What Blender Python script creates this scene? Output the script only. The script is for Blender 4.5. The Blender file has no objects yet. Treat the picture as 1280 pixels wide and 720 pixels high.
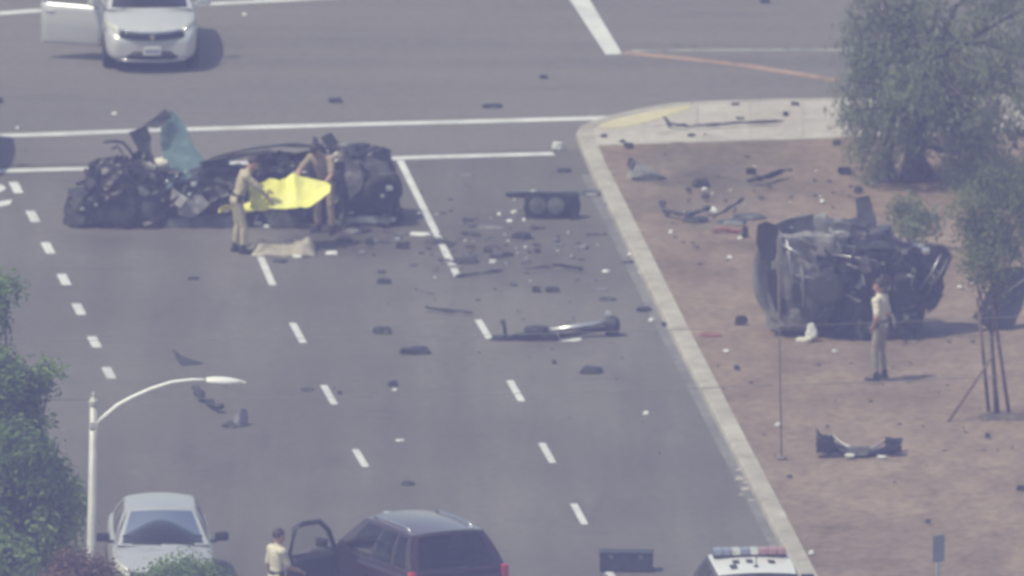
import bpy, bmesh, math, random
from mathutils import Vector, Matrix, noise, Quaternion
R = math.radians
scene = bpy.context.scene
col = scene.collection

# ------------------------------------------------------------------ camera
# a long lens in a helicopter about 1.2 km away, looking down 11 degrees
DIST, SIN, PXM, W0 = 1200.0, 0.19, 72.0, 1280.0
COS = math.sqrt(1 - SIN * SIN)
FPX = PXM * DIST
cam_d = bpy.data.cameras.new('camera')
cam = bpy.data.objects.new('camera', cam_d)
col.objects.link(cam)
cam.location = (0, -DIST * COS, DIST * SIN)
cam.rotation_euler = (math.pi / 2 - math.asin(SIN), 0, 0)
cam_d.sensor_width = 36
cam_d.lens = FPX / W0 * 36
cam_d.clip_start = 10
cam_d.clip_end = 8000
cam_d.dof.use_dof = True
cam_d.dof.focus_distance = 1040
cam_d.dof.aperture_fstop = cam_d.lens / 1000 / 0.42
scene.camera = cam

# ------------------------------------------------------------------ world, sun, exposure
SUN_EL, SUN_AZ = R(60), Vector((-0.87, -0.49, 0)).normalized()
world = bpy.data.worlds.new('World')
scene.world = world
world.use_nodes = True
wn = world.node_tree
wn.nodes.clear()
sky = wn.nodes.new('ShaderNodeTexSky')
sky.sky_type = 'NISHITA'
sky.sun_disc = False
sky.sun_elevation = SUN_EL
sky.sun_rotation = math.atan2(SUN_AZ.x, SUN_AZ.y)
sky.dust_density = 2.0
bg = wn.nodes.new('ShaderNodeBackground')
bg.inputs['Strength'].default_value = 0.15
wo = wn.nodes.new('ShaderNodeOutputWorld')
wn.links.new(sky.outputs[0], bg.inputs[0])
wn.links.new(bg.outputs[0], wo.inputs[0])
sun_d = bpy.data.lights.new('sun', 'SUN')
sun_d.energy = 3.8
sun_d.angle = R(0.6)
sun_d.color = (1.0, 0.955, 0.905)
sun = bpy.data.objects.new('sun', sun_d)
col.objects.link(sun)
to_sun = Vector((SUN_AZ.x * math.cos(SUN_EL), SUN_AZ.y * math.cos(SUN_EL), math.sin(SUN_EL)))
sun.rotation_euler = to_sun.to_track_quat('Z', 'Y').to_euler()
sun.location = (0, 0, 60)
vs = scene.view_settings
vs.view_transform = 'Standard'
vs.look = 'None'
vs.exposure = -0.2
vs.gamma = 1.0
vs.use_curve_mapping = False
scene.cycles.use_denoising = True
scene.cycles.max_bounces = 6
scene.cycles.transparent_max_bounces = 12
scene.cycles.filter_width = 2.0

# ------------------------------------------------------------------ placing helpers (photo measurements -> metres on the site)
def G(px, py, z=0.0):
    v = (360 - py) / FPX
    y = (v * (DIST - z * SIN) - z * COS) / (SIN - v * COS)
    dep = y * COS - z * SIN + DIST
    return Vector(((px - 640) * dep / FPX, y, z))
def P(px, py, y):
    v = (360 - py) / FPX
    z = (v * (y * COS + DIST) - y * SIN) / (COS + v * SIN)
    dep = y * COS - z * SIN + DIST
    return Vector(((px - 640) * dep / FPX, y, z))

# ------------------------------------------------------------------ materials
MATS = {}
def nodes_of(name):
    m = bpy.data.materials.new(name)
    m.use_nodes = True
    return m, m.node_tree, m.node_tree.nodes['Principled BSDF']
def mat(name, c, rough=0.6, metal=0.0, c2=None, scale=6.0, detail=4.0, lo=0.4, hi=0.65, bump=0.0, bscale=None, spec=None, coat=0.0):
    if name in MATS:
        return MATS[name]
    m, nt, b = nodes_of(name)
    b.inputs['Base Color'].default_value = (*c, 1)
    b.inputs['Roughness'].default_value = rough
    b.inputs['Metallic'].default_value = metal
    if spec is not None:
        b.inputs['Specular IOR Level'].default_value = spec
    if coat:
        b.inputs['Coat Weight'].default_value = coat
    tc = nt.nodes.new('ShaderNodeTexCoord')
    if c2 is not None:
        n = nt.nodes.new('ShaderNodeTexNoise')
        n.inputs['Scale'].default_value = scale
        n.inputs['Detail'].default_value = detail
        n.inputs['Roughness'].default_value = 0.65
        nt.links.new(tc.outputs['Object'], n.inputs['Vector'])
        r = nt.nodes.new('ShaderNodeValToRGB')
        r.color_ramp.elements[0].position = lo
        r.color_ramp.elements[0].color = (*c, 1)
        r.color_ramp.elements[1].position = hi
        r.color_ramp.elements[1].color = (*c2, 1)
        nt.links.new(n.outputs['Fac'], r.inputs['Fac'])
        nt.links.new(r.outputs['Color'], b.inputs['Base Color'])
    if bump:
        n2 = nt.nodes.new('ShaderNodeTexNoise')
        n2.inputs['Scale'].default_value = bscale or scale * 4
        n2.inputs['Detail'].default_value = 3
        nt.links.new(tc.outputs['Object'], n2.inputs['Vector'])
        bp = nt.nodes.new('ShaderNodeBump')
        bp.inputs['Strength'].default_value = bump
        bp.inputs['Distance'].default_value = 0.03
        nt.links.new(n2.outputs['Fac'], bp.inputs['Height'])
        nt.links.new(bp.outputs['Normal'], b.inputs['Normal'])
    MATS[name] = m
    return m

def ground_mat(name, cols, scales, rough=0.9, bump=0.25, bscale=6.0):
    """several layers of noise multiplied together: stains, patches, grain"""
    m, nt, b = nodes_of(name)
    b.inputs['Roughness'].default_value = rough
    b.inputs['Specular IOR Level'].default_value = 0.25
    tc = nt.nodes.new('ShaderNodeTexCoord')
    base = None
    for i, (sc, stretch, a, bcol, lo, hi) in enumerate(scales):
        mp = nt.nodes.new('ShaderNodeMapping')
        mp.inputs['Scale'].default_value = stretch
        mp.inputs['Location'].default_value = (i * 17.3, i * 5.1, 0)
        mp.inputs['Rotation'].default_value = (0, 0, R(5.4))
        nt.links.new(tc.outputs['Object'], mp.inputs['Vector'])
        n = nt.nodes.new('ShaderNodeTexNoise')
        n.inputs['Scale'].default_value = sc
        n.inputs['Detail'].default_value = 5
        n.inputs['Roughness'].default_value = 0.6
        nt.links.new(mp.outputs[0], n.inputs['Vector'])
        r = nt.nodes.new('ShaderNodeValToRGB')
        r.color_ramp.elements[0].position = lo
        r.color_ramp.elements[0].color = (*a, 1)
        r.color_ramp.elements[1].position = hi
        r.color_ramp.elements[1].color = (*bcol, 1)
        nt.links.new(n.outputs['Fac'], r.inputs['Fac'])
        if base is None:
            base = r.outputs['Color']
        else:
            mx = nt.nodes.new('ShaderNodeMix')
            mx.data_type = 'RGBA'
            mx.blend_type = 'MULTIPLY'
            mx.inputs[0].default_value = 1.0
            nt.links.new(base, mx.inputs[6])
            nt.links.new(r.outputs['Color'], mx.inputs[7])
            base = mx.outputs[2]
    nt.links.new(base, b.inputs['Base Color'])
    if bump:
        n2 = nt.nodes.new('ShaderNodeTexNoise')
        n2.inputs['Scale'].default_value = bscale
        n2.inputs['Detail'].default_value = 6
        nt.links.new(tc.outputs['Object'], n2.inputs['Vector'])
        bp = nt.nodes.new('ShaderNodeBump')
        bp.inputs['Strength'].default_value = bump
        bp.inputs['Distance'].default_value = 0.05
        nt.links.new(n2.outputs['Fac'], bp.inputs['Height'])
        nt.links.new(bp.outputs['Normal'], b.inputs['Normal'])
    MATS[name] = m
    return m

W1 = (1, 1, 1)
def add_stain(m, centre, rx, ry, mult, amount=1.0):
    """ragged stain (spilt fluid, scuffed soil) of a given size lying on a ground material"""
    nt = m.node_tree
    b = nt.nodes['Principled BSDF']
    src = b.inputs['Base Color'].links[0].from_socket
    tc = nt.nodes.new('ShaderNodeTexCoord')
    mp = nt.nodes.new('ShaderNodeMapping')
    mp.inputs['Location'].default_value = (-centre[0] / rx, -centre[1] / ry, 0)
    mp.inputs['Scale'].default_value = (1 / rx, 1 / ry, 0.0)
    nt.links.new(tc.outputs['Object'], mp.inputs['Vector'])
    ln = nt.nodes.new('ShaderNodeVectorMath')
    ln.operation = 'LENGTH'
    nt.links.new(mp.outputs[0], ln.inputs[0])
    n = nt.nodes.new('ShaderNodeTexNoise')
    n.inputs['Scale'].default_value = 1.3
    n.inputs['Detail'].default_value = 6
    nt.links.new(tc.outputs['Object'], n.inputs['Vector'])
    ma = nt.nodes.new('ShaderNodeMath')
    ma.operation = 'MULTIPLY_ADD'
    ma.inputs[1].default_value = 1.7
    nt.links.new(n.outputs['Fac'], ma.inputs[0])
    nt.links.new(ln.outputs['Value'], ma.inputs[2])
    mr = nt.nodes.new('ShaderNodeMapRange')
    mr.inputs['From Min'].default_value = 1.0
    mr.inputs['From Max'].default_value = 1.9
    mr.inputs['To Min'].default_value = amount
    mr.inputs['To Max'].default_value = 0.0
    nt.links.new(ma.outputs[0], mr.inputs['Value'])
    mx = nt.nodes.new('ShaderNodeMix')
    mx.data_type = 'RGBA'
    mx.blend_type = 'MULTIPLY'
    nt.links.new(mr.outputs[0], mx.inputs[0])
    nt.links.new(src, mx.inputs[6])
    mx.inputs[7].default_value = (*mult, 1)
    nt.links.new(mx.outputs[2], b.inputs['Base Color'])
M_ASPH = ground_mat('asphalt', None, [
    (0.10, W1, (0.139, 0.130, 0.121), (0.172, 0.160, 0.148), 0.40, 0.62),
    (0.9, (1, 0.05, 1), (0.84, 0.84, 0.85), W1, 0.40, 0.62),
    (5.0, W1, (0.86, 0.86, 0.87), (1.06, 1.06, 1.05), 0.35, 0.65),
    (0.45, (1, 0.3, 1), (0.86, 0.86, 0.88), W1, 0.33, 0.42),
    (1.6, (0.25, 1.6, 1), (0.76, 0.76, 0.78), W1, 0.29, 0.38)])
M_ASPH2 = ground_mat('older_asphalt', None, [
    (0.10, W1, (0.172, 0.159, 0.149), (0.198, 0.183, 0.170), 0.40, 0.62),
    (0.9, (0.05, 1, 1), (0.91, 0.91, 0.92), W1, 0.42, 0.60),
    (5.0, W1, (0.86, 0.86, 0.87), (1.06, 1.06, 1.05), 0.35, 0.65),
    (0.45, (0.3, 1, 1), (0.86, 0.86, 0.88), W1, 0.33, 0.42)])
M_DIRT = ground_mat('bare_dirt', None, [
    (0.16, W1, (0.227, 0.168, 0.124), (0.290, 0.220, 0.167), 0.38, 0.62),
    (1.1, (1, 0.35, 1), (0.80, 0.78, 0.77), (1.05, 1.05, 1.05), 0.36, 0.62),
    (6.0, W1, (0.72, 0.71, 0.70), (1.12, 1.12, 1.12), 0.34, 0.62),
    (0.5, (0.5, 1, 1), (0.80, 0.82, 0.78), W1, 0.30, 0.46)], bump=0.5)
add_stain(M_DIRT, G(890, 235), 2.2, 6.0, (0.66, 0.74, 0.82))
add_stain(M_DIRT, G(1120, 440), 2.4, 5.0, (0.80, 0.82, 0.85))
add_stain(M_ASPH, G(430, 300), 1.6, 2.6, (0.62, 0.62, 0.63))
add_stain(M_ASPH, G(620, 300), 1.5, 5.0, (0.80, 0.80, 0.81))
add_stain(M_ASPH, G(690, 430), 1.2, 1.6, (0.80, 0.80, 0.81))
add_stain(M_ASPH, G(150, 300), 1.2, 1.5, (0.72, 0.72, 0.73))
add_stain(M_ASPH, G(275, 372), 0.5, 5.0, (1.14, 1.13, 1.13))
M_GROUND = ground_mat('dry_ground', None, [
    (0.05, W1, (0.21, 0.165, 0.125), (0.27, 0.21, 0.16), 0.4, 0.6),
    (1.1, W1, (0.85, 0.83, 0.8), W1, 0.36, 0.62)])
M_CONC = ground_mat('concrete', None, [
    (0.5, W1, (0.42, 0.385, 0.35), (0.50, 0.465, 0.425), 0.36, 0.62),
    (5.0, W1, (0.88, 0.87, 0.86), (1.05, 1.05, 1.05), 0.36, 0.62),
    (1.4, W1, (0.72, 0.71, 0.70), W1, 0.28, 0.40)], bump=0.15)
M_KERB = ground_mat('kerb_concrete', None, [
    (0.4, W1, (0.37, 0.345, 0.305), (0.48, 0.45, 0.405), 0.36, 0.62),
    (3.0, W1, (0.80, 0.79, 0.77), (1.05, 1.05, 1.05), 0.36, 0.62)], bump=0.15)
M_PAINT = ground_mat('worn_white_paint', None, [
    (1.2, W1, (0.54, 0.54, 0.55), (0.70, 0.70, 0.70), 0.35, 0.6),
    (9.0, W1, (0.55, 0.55, 0.56), W1, 0.30, 0.42)], rough=0.6, bump=0)
M_PAINT_FADED = ground_mat('faded_paint', None, [
    (1.2, W1, (0.22, 0.215, 0.21), (0.40, 0.39, 0.38), 0.35, 0.6),
    (7.0, W1, (0.4, 0.4, 0.41), W1, 0.34, 0.5)], rough=0.7, bump=0)
M_YELLOW_PAINT = ground_mat('worn_yellow_paint', None, [
    (1.0, W1, (0.54, 0.47, 0.29), (0.60, 0.54, 0.36), 0.35, 0.6),
    (7.0, W1, (0.78, 0.8, 0.9), W1, 0.32, 0.5)], rough=0.7, bump=0)
M_ORANGE_PAINT = ground_mat('faded_orange_line', None, [
    (1.0, W1, (0.30, 0.20, 0.15), (0.40, 0.27, 0.20), 0.35, 0.6),
    (6.0, W1, (0.6, 0.62, 0.66), W1, 0.34, 0.5)], rough=0.7, bump=0)

M_DARK = mat('charred_dark_metal', (0.012, 0.012, 0.014), 0.42, 0.35, c2=(0.055, 0.055, 0.06), scale=3.5, lo=0.45, hi=0.72, bump=0.5, bscale=9)
M_DARK2 = mat('dark_plastic', (0.018, 0.018, 0.021), 0.6, 0.0, c2=(0.05, 0.05, 0.055), scale=8)
M_BLACKPAINT = mat('black_car_paint', (0.012, 0.012, 0.014), 0.3, 0.1, c2=(0.045, 0.045, 0.048), scale=2.5, coat=0.4)
M_GREYPAINT = mat('dark_grey_car_paint', (0.05, 0.051, 0.055), 0.4, 0.3, c2=(0.15, 0.15, 0.155), scale=2.2, coat=0.2)
M_SCUFF = mat('scuffed_grey_paint', (0.16, 0.16, 0.165), 0.55, 0.1, c2=(0.33, 0.325, 0.32), scale=2.6)
M_STEEL = mat('bare_steel', (0.30, 0.30, 0.31), 0.38, 0.8, c2=(0.55, 0.55, 0.56), scale=5)
M_ALU = mat('bright_aluminium', (0.62, 0.62, 0.64), 0.3, 0.7, c2=(0.8, 0.8, 0.8), scale=5)
M_UNDER = mat('grey_underbody', (0.11, 0.11, 0.112), 0.7, 0.1, c2=(0.24, 0.235, 0.23), scale=3.2)
M_RUBBER = mat('tyre_rubber', (0.016, 0.016, 0.017), 0.85, c2=(0.035, 0.034, 0.033), scale=9)
M_WHITEBIT = mat('white_plastic', (0.72, 0.72, 0.70), 0.5, c2=(0.82, 0.82, 0.82), scale=8)
M_AIRBAG = mat('airbag_cloth', (0.62, 0.60, 0.50), 0.85, c2=(0.74, 0.72, 0.64), scale=4)
M_TEALGLASS = mat('teal_tinted_laminate', (0.13, 0.22, 0.235), 0.25, 0.0, c2=(0.22, 0.33, 0.34), scale=2.5)
M_YSHEET = mat('yellow_plastic_sheet', (0.86, 0.83, 0.20), 0.6, c2=(0.89, 0.86, 0.28), scale=3)
M_TANCLOTH = mat('tan_cloth', (0.34, 0.305, 0.245), 0.9, c2=(0.45, 0.41, 0.34), scale=5)
M_REDPLASTIC = mat('red_lens', (0.45, 0.02, 0.03), 0.3, c2=(0.5, 0.04, 0.05), scale=6)
M_REDDISH = mat('reddish_plastic', (0.20, 0.07, 0.06), 0.6, c2=(0.30, 0.12, 0.10), scale=6)
M_BARK = mat('grey_brown_bark', (0.07, 0.055, 0.045), 0.95, c2=(0.15, 0.125, 0.105), scale=7, bump=0.6, bscale=20)
M_STAKE = mat('weathered_wood_stake', (0.15, 0.10, 0.075), 0.9, c2=(0.24, 0.17, 0.13), scale=9)
M_POLE = mat('galvanised_pole', (0.44, 0.43, 0.42), 0.5, 0.15, c2=(0.56, 0.55, 0.53), scale=3)
M_LAMPHEAD = mat('lamp_head_paint', (0.74, 0.74, 0.72), 0.45, c2=(0.8, 0.8, 0.78), scale=4)
M_POST = mat('dusty_post', (0.17, 0.135, 0.12), 0.8, c2=(0.22, 0.175, 0.15), scale=3)
M_WIRE = mat('weathered_cable', (0.20, 0.19, 0.185), 0.7, c2=(0.26, 0.25, 0.24), scale=2)
M_SIGNBACK = mat('sign_back', (0.20, 0.25, 0.30), 0.5, 0.2, c2=(0.25, 0.30, 0.35), scale=6)
M_SILVER = mat('silver_car_paint', (0.58, 0.59, 0.61), 0.28, 0.25, c2=(0.64, 0.65, 0.67), scale=1.5, coat=0.5)
M_SILVERBLUE = mat('pale_silver_car_paint', (0.50, 0.51, 0.53), 0.28, 0.3, c2=(0.55, 0.56, 0.58), scale=1.5, coat=0.5)
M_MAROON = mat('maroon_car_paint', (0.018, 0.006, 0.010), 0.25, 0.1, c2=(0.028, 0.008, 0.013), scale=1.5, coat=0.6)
M_MAROONROOF = mat('maroon_roof_sky_sheen', (0.12, 0.06, 0.07), 0.12, 0.35, c2=(0.16, 0.085, 0.095), scale=1.5, coat=1.0, spec=0.9)  # base colour lightened over the body maroon to imitate reflected sky
M_WHITEPAINT = mat('white_car_paint', (0.76, 0.76, 0.75), 0.3, 0.0, c2=(0.8, 0.8, 0.79), scale=1.5, coat=0.4)
M_CHROME = mat('chrome_trim', (0.75, 0.75, 0.76), 0.15, 1.0, c2=(0.8, 0.8, 0.8), scale=4)
M_LENS = mat('headlight_lens', (0.62, 0.62, 0.56), 0.12, 0.3, c2=(0.75, 0.75, 0.70), scale=9, coat=0.5)
M_PLATE = mat('licence_plate', (0.72, 0.72, 0.70), 0.4, c2=(0.78, 0.78, 0.76), scale=12)
M_SEAT = mat('dark_seat_fabric', (0.05, 0.05, 0.055), 0.9, c2=(0.09, 0.09, 0.095), scale=8)
M_SKIN = mat('skin', (0.42, 0.24, 0.17), 0.6, c2=(0.48, 0.28, 0.20), scale=6)
M_TAN = mat('tan_uniform', (0.44, 0.385, 0.27), 0.85, c2=(0.52, 0.455, 0.33), scale=5, bump=0.8, bscale=13)
M_TAN2 = mat('brown_tan_uniform', (0.30, 0.235, 0.17), 0.85, c2=(0.38, 0.30, 0.22), scale=5, bump=0.8, bscale=13)
M_CREAM = mat('cream_shirt', (0.62, 0.57, 0.45), 0.85, c2=(0.70, 0.65, 0.53), scale=5, bump=0.8, bscale=13)
M_TROUSER = mat('khaki_trousers', (0.27, 0.235, 0.185), 0.9, c2=(0.34, 0.30, 0.24), scale=6, bump=0.8, bscale=13)
M_HAIR = mat('dark_hair', (0.02, 0.015, 0.012), 0.6, c2=(0.04, 0.03, 0.025), scale=20)
M_BOOT = mat('black_boot_leather', (0.012, 0.012, 0.012), 0.4, c2=(0.03, 0.03, 0.03), scale=10)
M_BLUELENS = mat('blue_lens', (0.22, 0.24, 0.34), 0.2, c2=(0.28, 0.30, 0.40), scale=9)
M_PALERED = mat('pale_red_lens', (0.36, 0.18, 0.19), 0.2, c2=(0.42, 0.24, 0.25), scale=9)
M_BLACKTRIM = mat('black_trim', (0.015, 0.015, 0.016), 0.4, c2=(0.03, 0.03, 0.032), scale=9)

def make_glass(name='tinted_window_glass', tint=(0.22, 0.25, 0.26, 1)):
    m, nt, b = nodes_of(name)
    nt.nodes.remove(b)
    out = nt.nodes['Material Output']
    tr = nt.nodes.new('ShaderNodeBsdfTransparent')
    tr.inputs[0].default_value = tint
    gl = nt.nodes.new('ShaderNodeBsdfGlossy')
    gl.inputs['Roughness'].default_value = 0.04
    fr = nt.nodes.new('ShaderNodeFresnel')
    fr.inputs[0].default_value = 1.34
    mx = nt.nodes.new('ShaderNodeMixShader')
    nt.links.new(fr.outputs[0], mx.inputs[0])
    nt.links.new(tr.outputs[0], mx.inputs[1])
    nt.links.new(gl.outputs[0], mx.inputs[2])
    nt.links.new(mx.outputs[0], out.inputs[0])
    return m
M_GLASS = make_glass()
M_CLEAR = make_glass('clear_window_glass', (0.82, 0.86, 0.86, 1))

def leaf_mat(name, ca, cb, trans=0.3):
    m, nt, b = nodes_of(name)
    out = nt.nodes['Material Output']
    at = nt.nodes.new('ShaderNodeAttribute')
    at.attribute_name = 'tint'
    r = nt.nodes.new('ShaderNodeValToRGB')
    r.color_ramp.elements[0].color = (*ca, 1)
    r.color_ramp.elements[1].color = (*cb, 1)
    nt.links.new(at.outputs['Fac'], r.inputs['Fac'])
    nt.links.new(r.outputs[0], b.inputs['Base Color'])
    b.inputs['Roughness'].default_value = 0.55
    tl = nt.nodes.new('ShaderNodeBsdfTranslucent')
    nt.links.new(r.outputs[0], tl.inputs[0])
    mx = nt.nodes.new('ShaderNodeMixShader')
    mx.inputs[0].default_value = trans
    nt.links.new(b.outputs[0], mx.inputs[1])
    nt.links.new(tl.outputs[0], mx.inputs[2])
    nt.links.new(mx.outputs[0], out.inputs[0])
    return m
M_LEAF_GREY = leaf_mat('grey_green_leaf', (0.14, 0.19, 0.095), (0.33, 0.38, 0.19), 0.5)
M_LEAF_GREEN = leaf_mat('green_leaf', (0.11, 0.21, 0.055), (0.31, 0.43, 0.13), 0.5)
M_LEAF_YEL = leaf_mat('yellow_green_leaf', (0.12, 0.17, 0.06), (0.27, 0.32, 0.12), 0.5)
M_LEAF_RED = leaf_mat('reddish_brown_leaf', (0.14, 0.08, 0.06), (0.25, 0.15, 0.10), 0.4)

# ------------------------------------------------------------------ object helpers
def tag(o, label=None, cat=None, group=None, kind=None):
    if label: o['label'] = label
    if cat: o['category'] = cat
    if group: o['group'] = group
    if kind: o['kind'] = kind
    return o
def empty(name, loc=(0, 0, 0), rz=0.0, rot=None):
    o = bpy.data.objects.new(name, None)
    o.empty_display_size = 0.2
    col.objects.link(o)
    o.location = loc
    o.rotation_euler = rot if rot is not None else (0, 0, rz)
    return o
def link(name, me, mats=None, parent=None, loc=None, rot=None):
    o = bpy.data.objects.new(name, me)
    if mats is not None:
        if not isinstance(mats, (list, tuple)):
            mats = [mats]
        me.materials.clear()
        for m in mats:
            me.materials.append(m)
    col.objects.link(o)
    if parent is not None:
        o.parent = parent
    if loc is not None:
        o.location = loc
    if rot is not None:
        o.rotation_euler = rot
    return o
def from_bm(name, bm, mats=None, parent=None, smooth=False, loc=None, rot=None):
    me = bpy.data.meshes.new(name)
    bm.normal_update()
    bm.to_mesh(me)
    bm.free()
    if smooth:
        me.shade_smooth()
    return link(name, me, mats, parent, loc, rot)
def pyd(name, verts, faces, mats=None, parent=None, smooth=False, loc=None, rot=None):
    me = bpy.data.meshes.new(name)
    me.from_pydata([tuple(v) for v in verts], [], faces)
    me.update()
    if smooth:
        me.shade_smooth()
    return link(name, me, mats, parent, loc, rot)
def baked(o):
    """replace the object's mesh by its evaluated mesh and drop the modifiers"""
    dg = bpy.context.evaluated_depsgraph_get()
    me = bpy.data.meshes.new_from_object(o.evaluated_get(dg))
    o.modifiers.clear()
    o.data = me
    return o
def bx(bm, c, s, rot=None, bev=0.0):
    """box with centre c and size s added to a bmesh"""
    r = bmesh.ops.create_cube(bm, size=1.0)
    vs_ = r['verts']
    bmesh.ops.scale(bm, vec=s, verts=vs_)
    if bev:
        es = list({e for v in vs_ for e in v.link_edges})
        rr = bmesh.ops.bevel(bm, geom=es, offset=bev, segments=2, affect='EDGES', profile=0.6)
        vs_ = list({v for f in rr['faces'] for v in f.verts} | {v for v in vs_ if v.is_valid})
    if rot is not None:
        bmesh.ops.rotate(bm, cent=(0, 0, 0), matrix=rot.to_matrix() if hasattr(rot, 'to_matrix') else rot, verts=vs_)
    bmesh.ops.translate(bm, vec=c, verts=vs_)
    return vs_
def box(name, c, s, m, parent=None, rot=None, bev=0.0):
    bm = bmesh.new()
    bx(bm, c, s, rot, bev)
    return from_bm(name, bm, m, parent)
def tube_bm(bm, pts, rads, n=8, cap=True):
    pts = [Vector(p) for p in pts]
    rings = []
    up = Vector((0.13, 0.31, 0.94)).normalized()
    for i, p in enumerate(pts):
        t = (pts[min(i + 1, len(pts) - 1)] - pts[max(i - 1, 0)])
        t = t.normalized() if t.length > 1e-9 else Vector((0, 0, 1))
        a = t.cross(up)
        if a.length < 0.05:
            a = t.cross(Vector((1, 0, 0)))
        a.normalize()
        b = t.cross(a)
        r = rads[i] if isinstance(rads, (list, tuple)) else rads
        rings.append([bm.verts.new(p + (a * math.cos(k * 2 * math.pi / n) + b * math.sin(k * 2 * math.pi / n)) * r) for k in range(n)])
    for i in range(len(rings) - 1):
        for k in range(n):
            bm.faces.new((rings[i][k], rings[i][(k + 1) % n], rings[i + 1][(k + 1) % n], rings[i + 1][k]))
    if cap:
        bm.faces.new(rings[0][::-1])
        bm.faces.new(rings[-1])
def tube(name, pts, rads, m, parent=None, n=8, smooth=True):
    bm = bmesh.new()
    tube_bm(bm, pts, rads, n)
    bmesh.ops.recalc_face_normals(bm, faces=bm.faces)
    return from_bm(name, bm, m, parent, smooth)
def lathe_bm(bm, prof, n=24, axis='x', centre=(0, 0, 0)):
    """prof: list of (radius, along)"""
    rings = []
    c = Vector(centre)
    for r, h in prof:
        ring = []
        for k in range(n):
            a = 2 * math.pi * k / n
            if axis == 'x':
                v = Vector((h, r * math.cos(a), r * math.sin(a)))
            elif axis == 'y':
                v = Vector((r * math.cos(a), h, r * math.sin(a)))
            else:
                v = Vector((r * math.cos(a), r * math.sin(a), h))
            ring.append(bm.verts.new(c + v))
        rings.append(ring)
    for i in range(len(rings) - 1):
        for k in range(n):
            bm.faces.new((rings[i][k], rings[i][(k + 1) % n], rings[i + 1][(k + 1) % n], rings[i + 1][k]))
    for rg in (rings[0], rings[-1]):
        bm.faces.new(rg)
    bmesh.ops.recalc_face_normals(bm, faces=bm.faces)
def sheet(name, poly, z, m, parent=None, kind='structure'):
    """flat painted or paved sheet given by ground points"""
    o = pyd(name, [(p[0], p[1], z) for p in poly], [list(range(len(poly)))], m, parent)
    if o.data.polygons[0].normal.z < 0:
        o.data.flip_normals()
    if parent is None:
        o['kind'] = kind
    return o
def grid(name, fn, nu, nv, m, parent=None, smooth=True, thick=0.0):
    vs_ = [fn(i / nu, j / nv) for j in range(nv + 1) for i in range(nu + 1)]
    fs = [(j * (nu + 1) + i, j * (nu + 1) + i + 1, (j + 1) * (nu + 1) + i + 1, (j + 1) * (nu + 1) + i) for j in range(nv) for i in range(nu)]
    o = pyd(name, vs_, fs, m, parent, smooth)
    if thick:
        md = o.modifiers.new('solidify', 'SOLIDIFY')
        md.thickness = thick
        baked(o)
    return o

# ------------------------------------------------------------------ setting: ground, road, kerb, sidewalk, dirt lot
def plane(name, x0, x1, y0, y1, z, m):
    o = sheet(name, [(x0, y0), (x1, y0), (x1, y1), (x0, y1)], z, m)
    return o
plane('ground', -2600, 2600, -2600, 2600, -0.06, M_GROUND)
road = plane('road', -220, 60, -160, 120, 0.0, M_ASPH)
cross = sheet('cross_street', [G(-6000, 390), G(2400, 136), G(2400, -2500), G(-6000, -2500)], 0.004, M_ASPH2)
KH = 0.13                                     # kerb height
lane_dir = (G(500, 200) - G(733, 656)).normalized()          # going away from the camera
lane_right = Vector((-lane_dir.y, lane_dir.x, 0)) * -1

def stripe(name, a, b, width, m=M_PAINT, z=0.008):
    a, b = Vector(a), Vector(b)
    d = (b - a).normalized()
    n = Vector((-d.y, d.x, 0)) * width / 2
    pts = [a + n, b + n, b - n, a - n]
    return sheet(name, pts, z, m, road)
for (xa, ya, xb, yb) in ((597.5, 400, 612, 424), (637, 476, 652, 502), (677, 554, 691, 579), (717, 630, 731, 656), (757, 707, 771, 733),
                         (325, 320, 341, 357), (365.5, 404, 379, 429), (404.5, 482, 418, 506), (444, 562, 457, 584), (484, 640, 497, 664)):
    stripe('lane_dash', G(xa, ya), G(xb, yb), 0.125)
stripe('lane_line', G(500, 201), G(572, 346), 0.125)
for (x, y) in ((-15, 165), (20, 235), (41, 271), (60, 310.5), (80, 350), (98.5, 387), (118, 428), (136, 466.5)):
    stripe('short_lane_dash', G(x - 3.6, y - 7), G(x + 3.6, y + 7), 0.165)
def line_poly(name, pts, width, m=M_PAINT):
    """painted line that wavers slightly like hand-run paint"""
    pts = [Vector(p) for p in pts]
    L, Rr = [], []
    for i, p in enumerate(pts):
        d = (pts[min(i + 1, len(pts) - 1)] - pts[max(0, i - 1)]).normalized()
        n = Vector((-d.y, d.x, 0)) * width / 2 * (1 + 0.12 * noise.noise(p * 0.7))
        L.append(p + n)
        Rr.append(p - n)
    vs_ = [(p.x, p.y, 0.008) for p in L] + [(p.x, p.y, 0.008) for p in Rr]
    k = len(pts)
    fs = [(i, k + i, k + i + 1, i + 1) for i in range(k - 1)]
    o = pyd(name, vs_, fs, m, road)
    return o
def interp(pts, n):
    out = []
    for i in range(len(pts) - 1):
        for k in range(n):
            t = k / n
            out.append(G(pts[i][0] + (pts[i + 1][0] - pts[i][0]) * t, pts[i][1] + (pts[i + 1][1] - pts[i][1]) * t))
    out.append(G(*pts[-1]))
    return out
line_poly('crosswalk_line', interp([(-120, 173), (40, 169), (200, 163), (480, 155), (640, 151), (785, 147)], 5), 0.34)
line_poly('crosswalk_line', interp([(-200, 221), (35, 213), (120, 211), (330, 203), (560, 196), (692, 192.5)], 5), 0.34)
line_poly('crosswalk_line', interp([(-60, 22), (40, 14), (200, 8), (300, 3.5), (420, -3)], 4), 0.30)
sheet('stop_bar', [G(x, y) for x, y in ((757, 68.5), (778, 68.5), (737, 0), (700, -62), (674, -62), (712, 0))], 0.008, M_PAINT, road)
line_poly('faded_orange_line', interp([(778, 66), (850, 73), (930, 82), (1048, 101)], 4), 0.28, M_ORANGE_PAINT)
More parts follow.
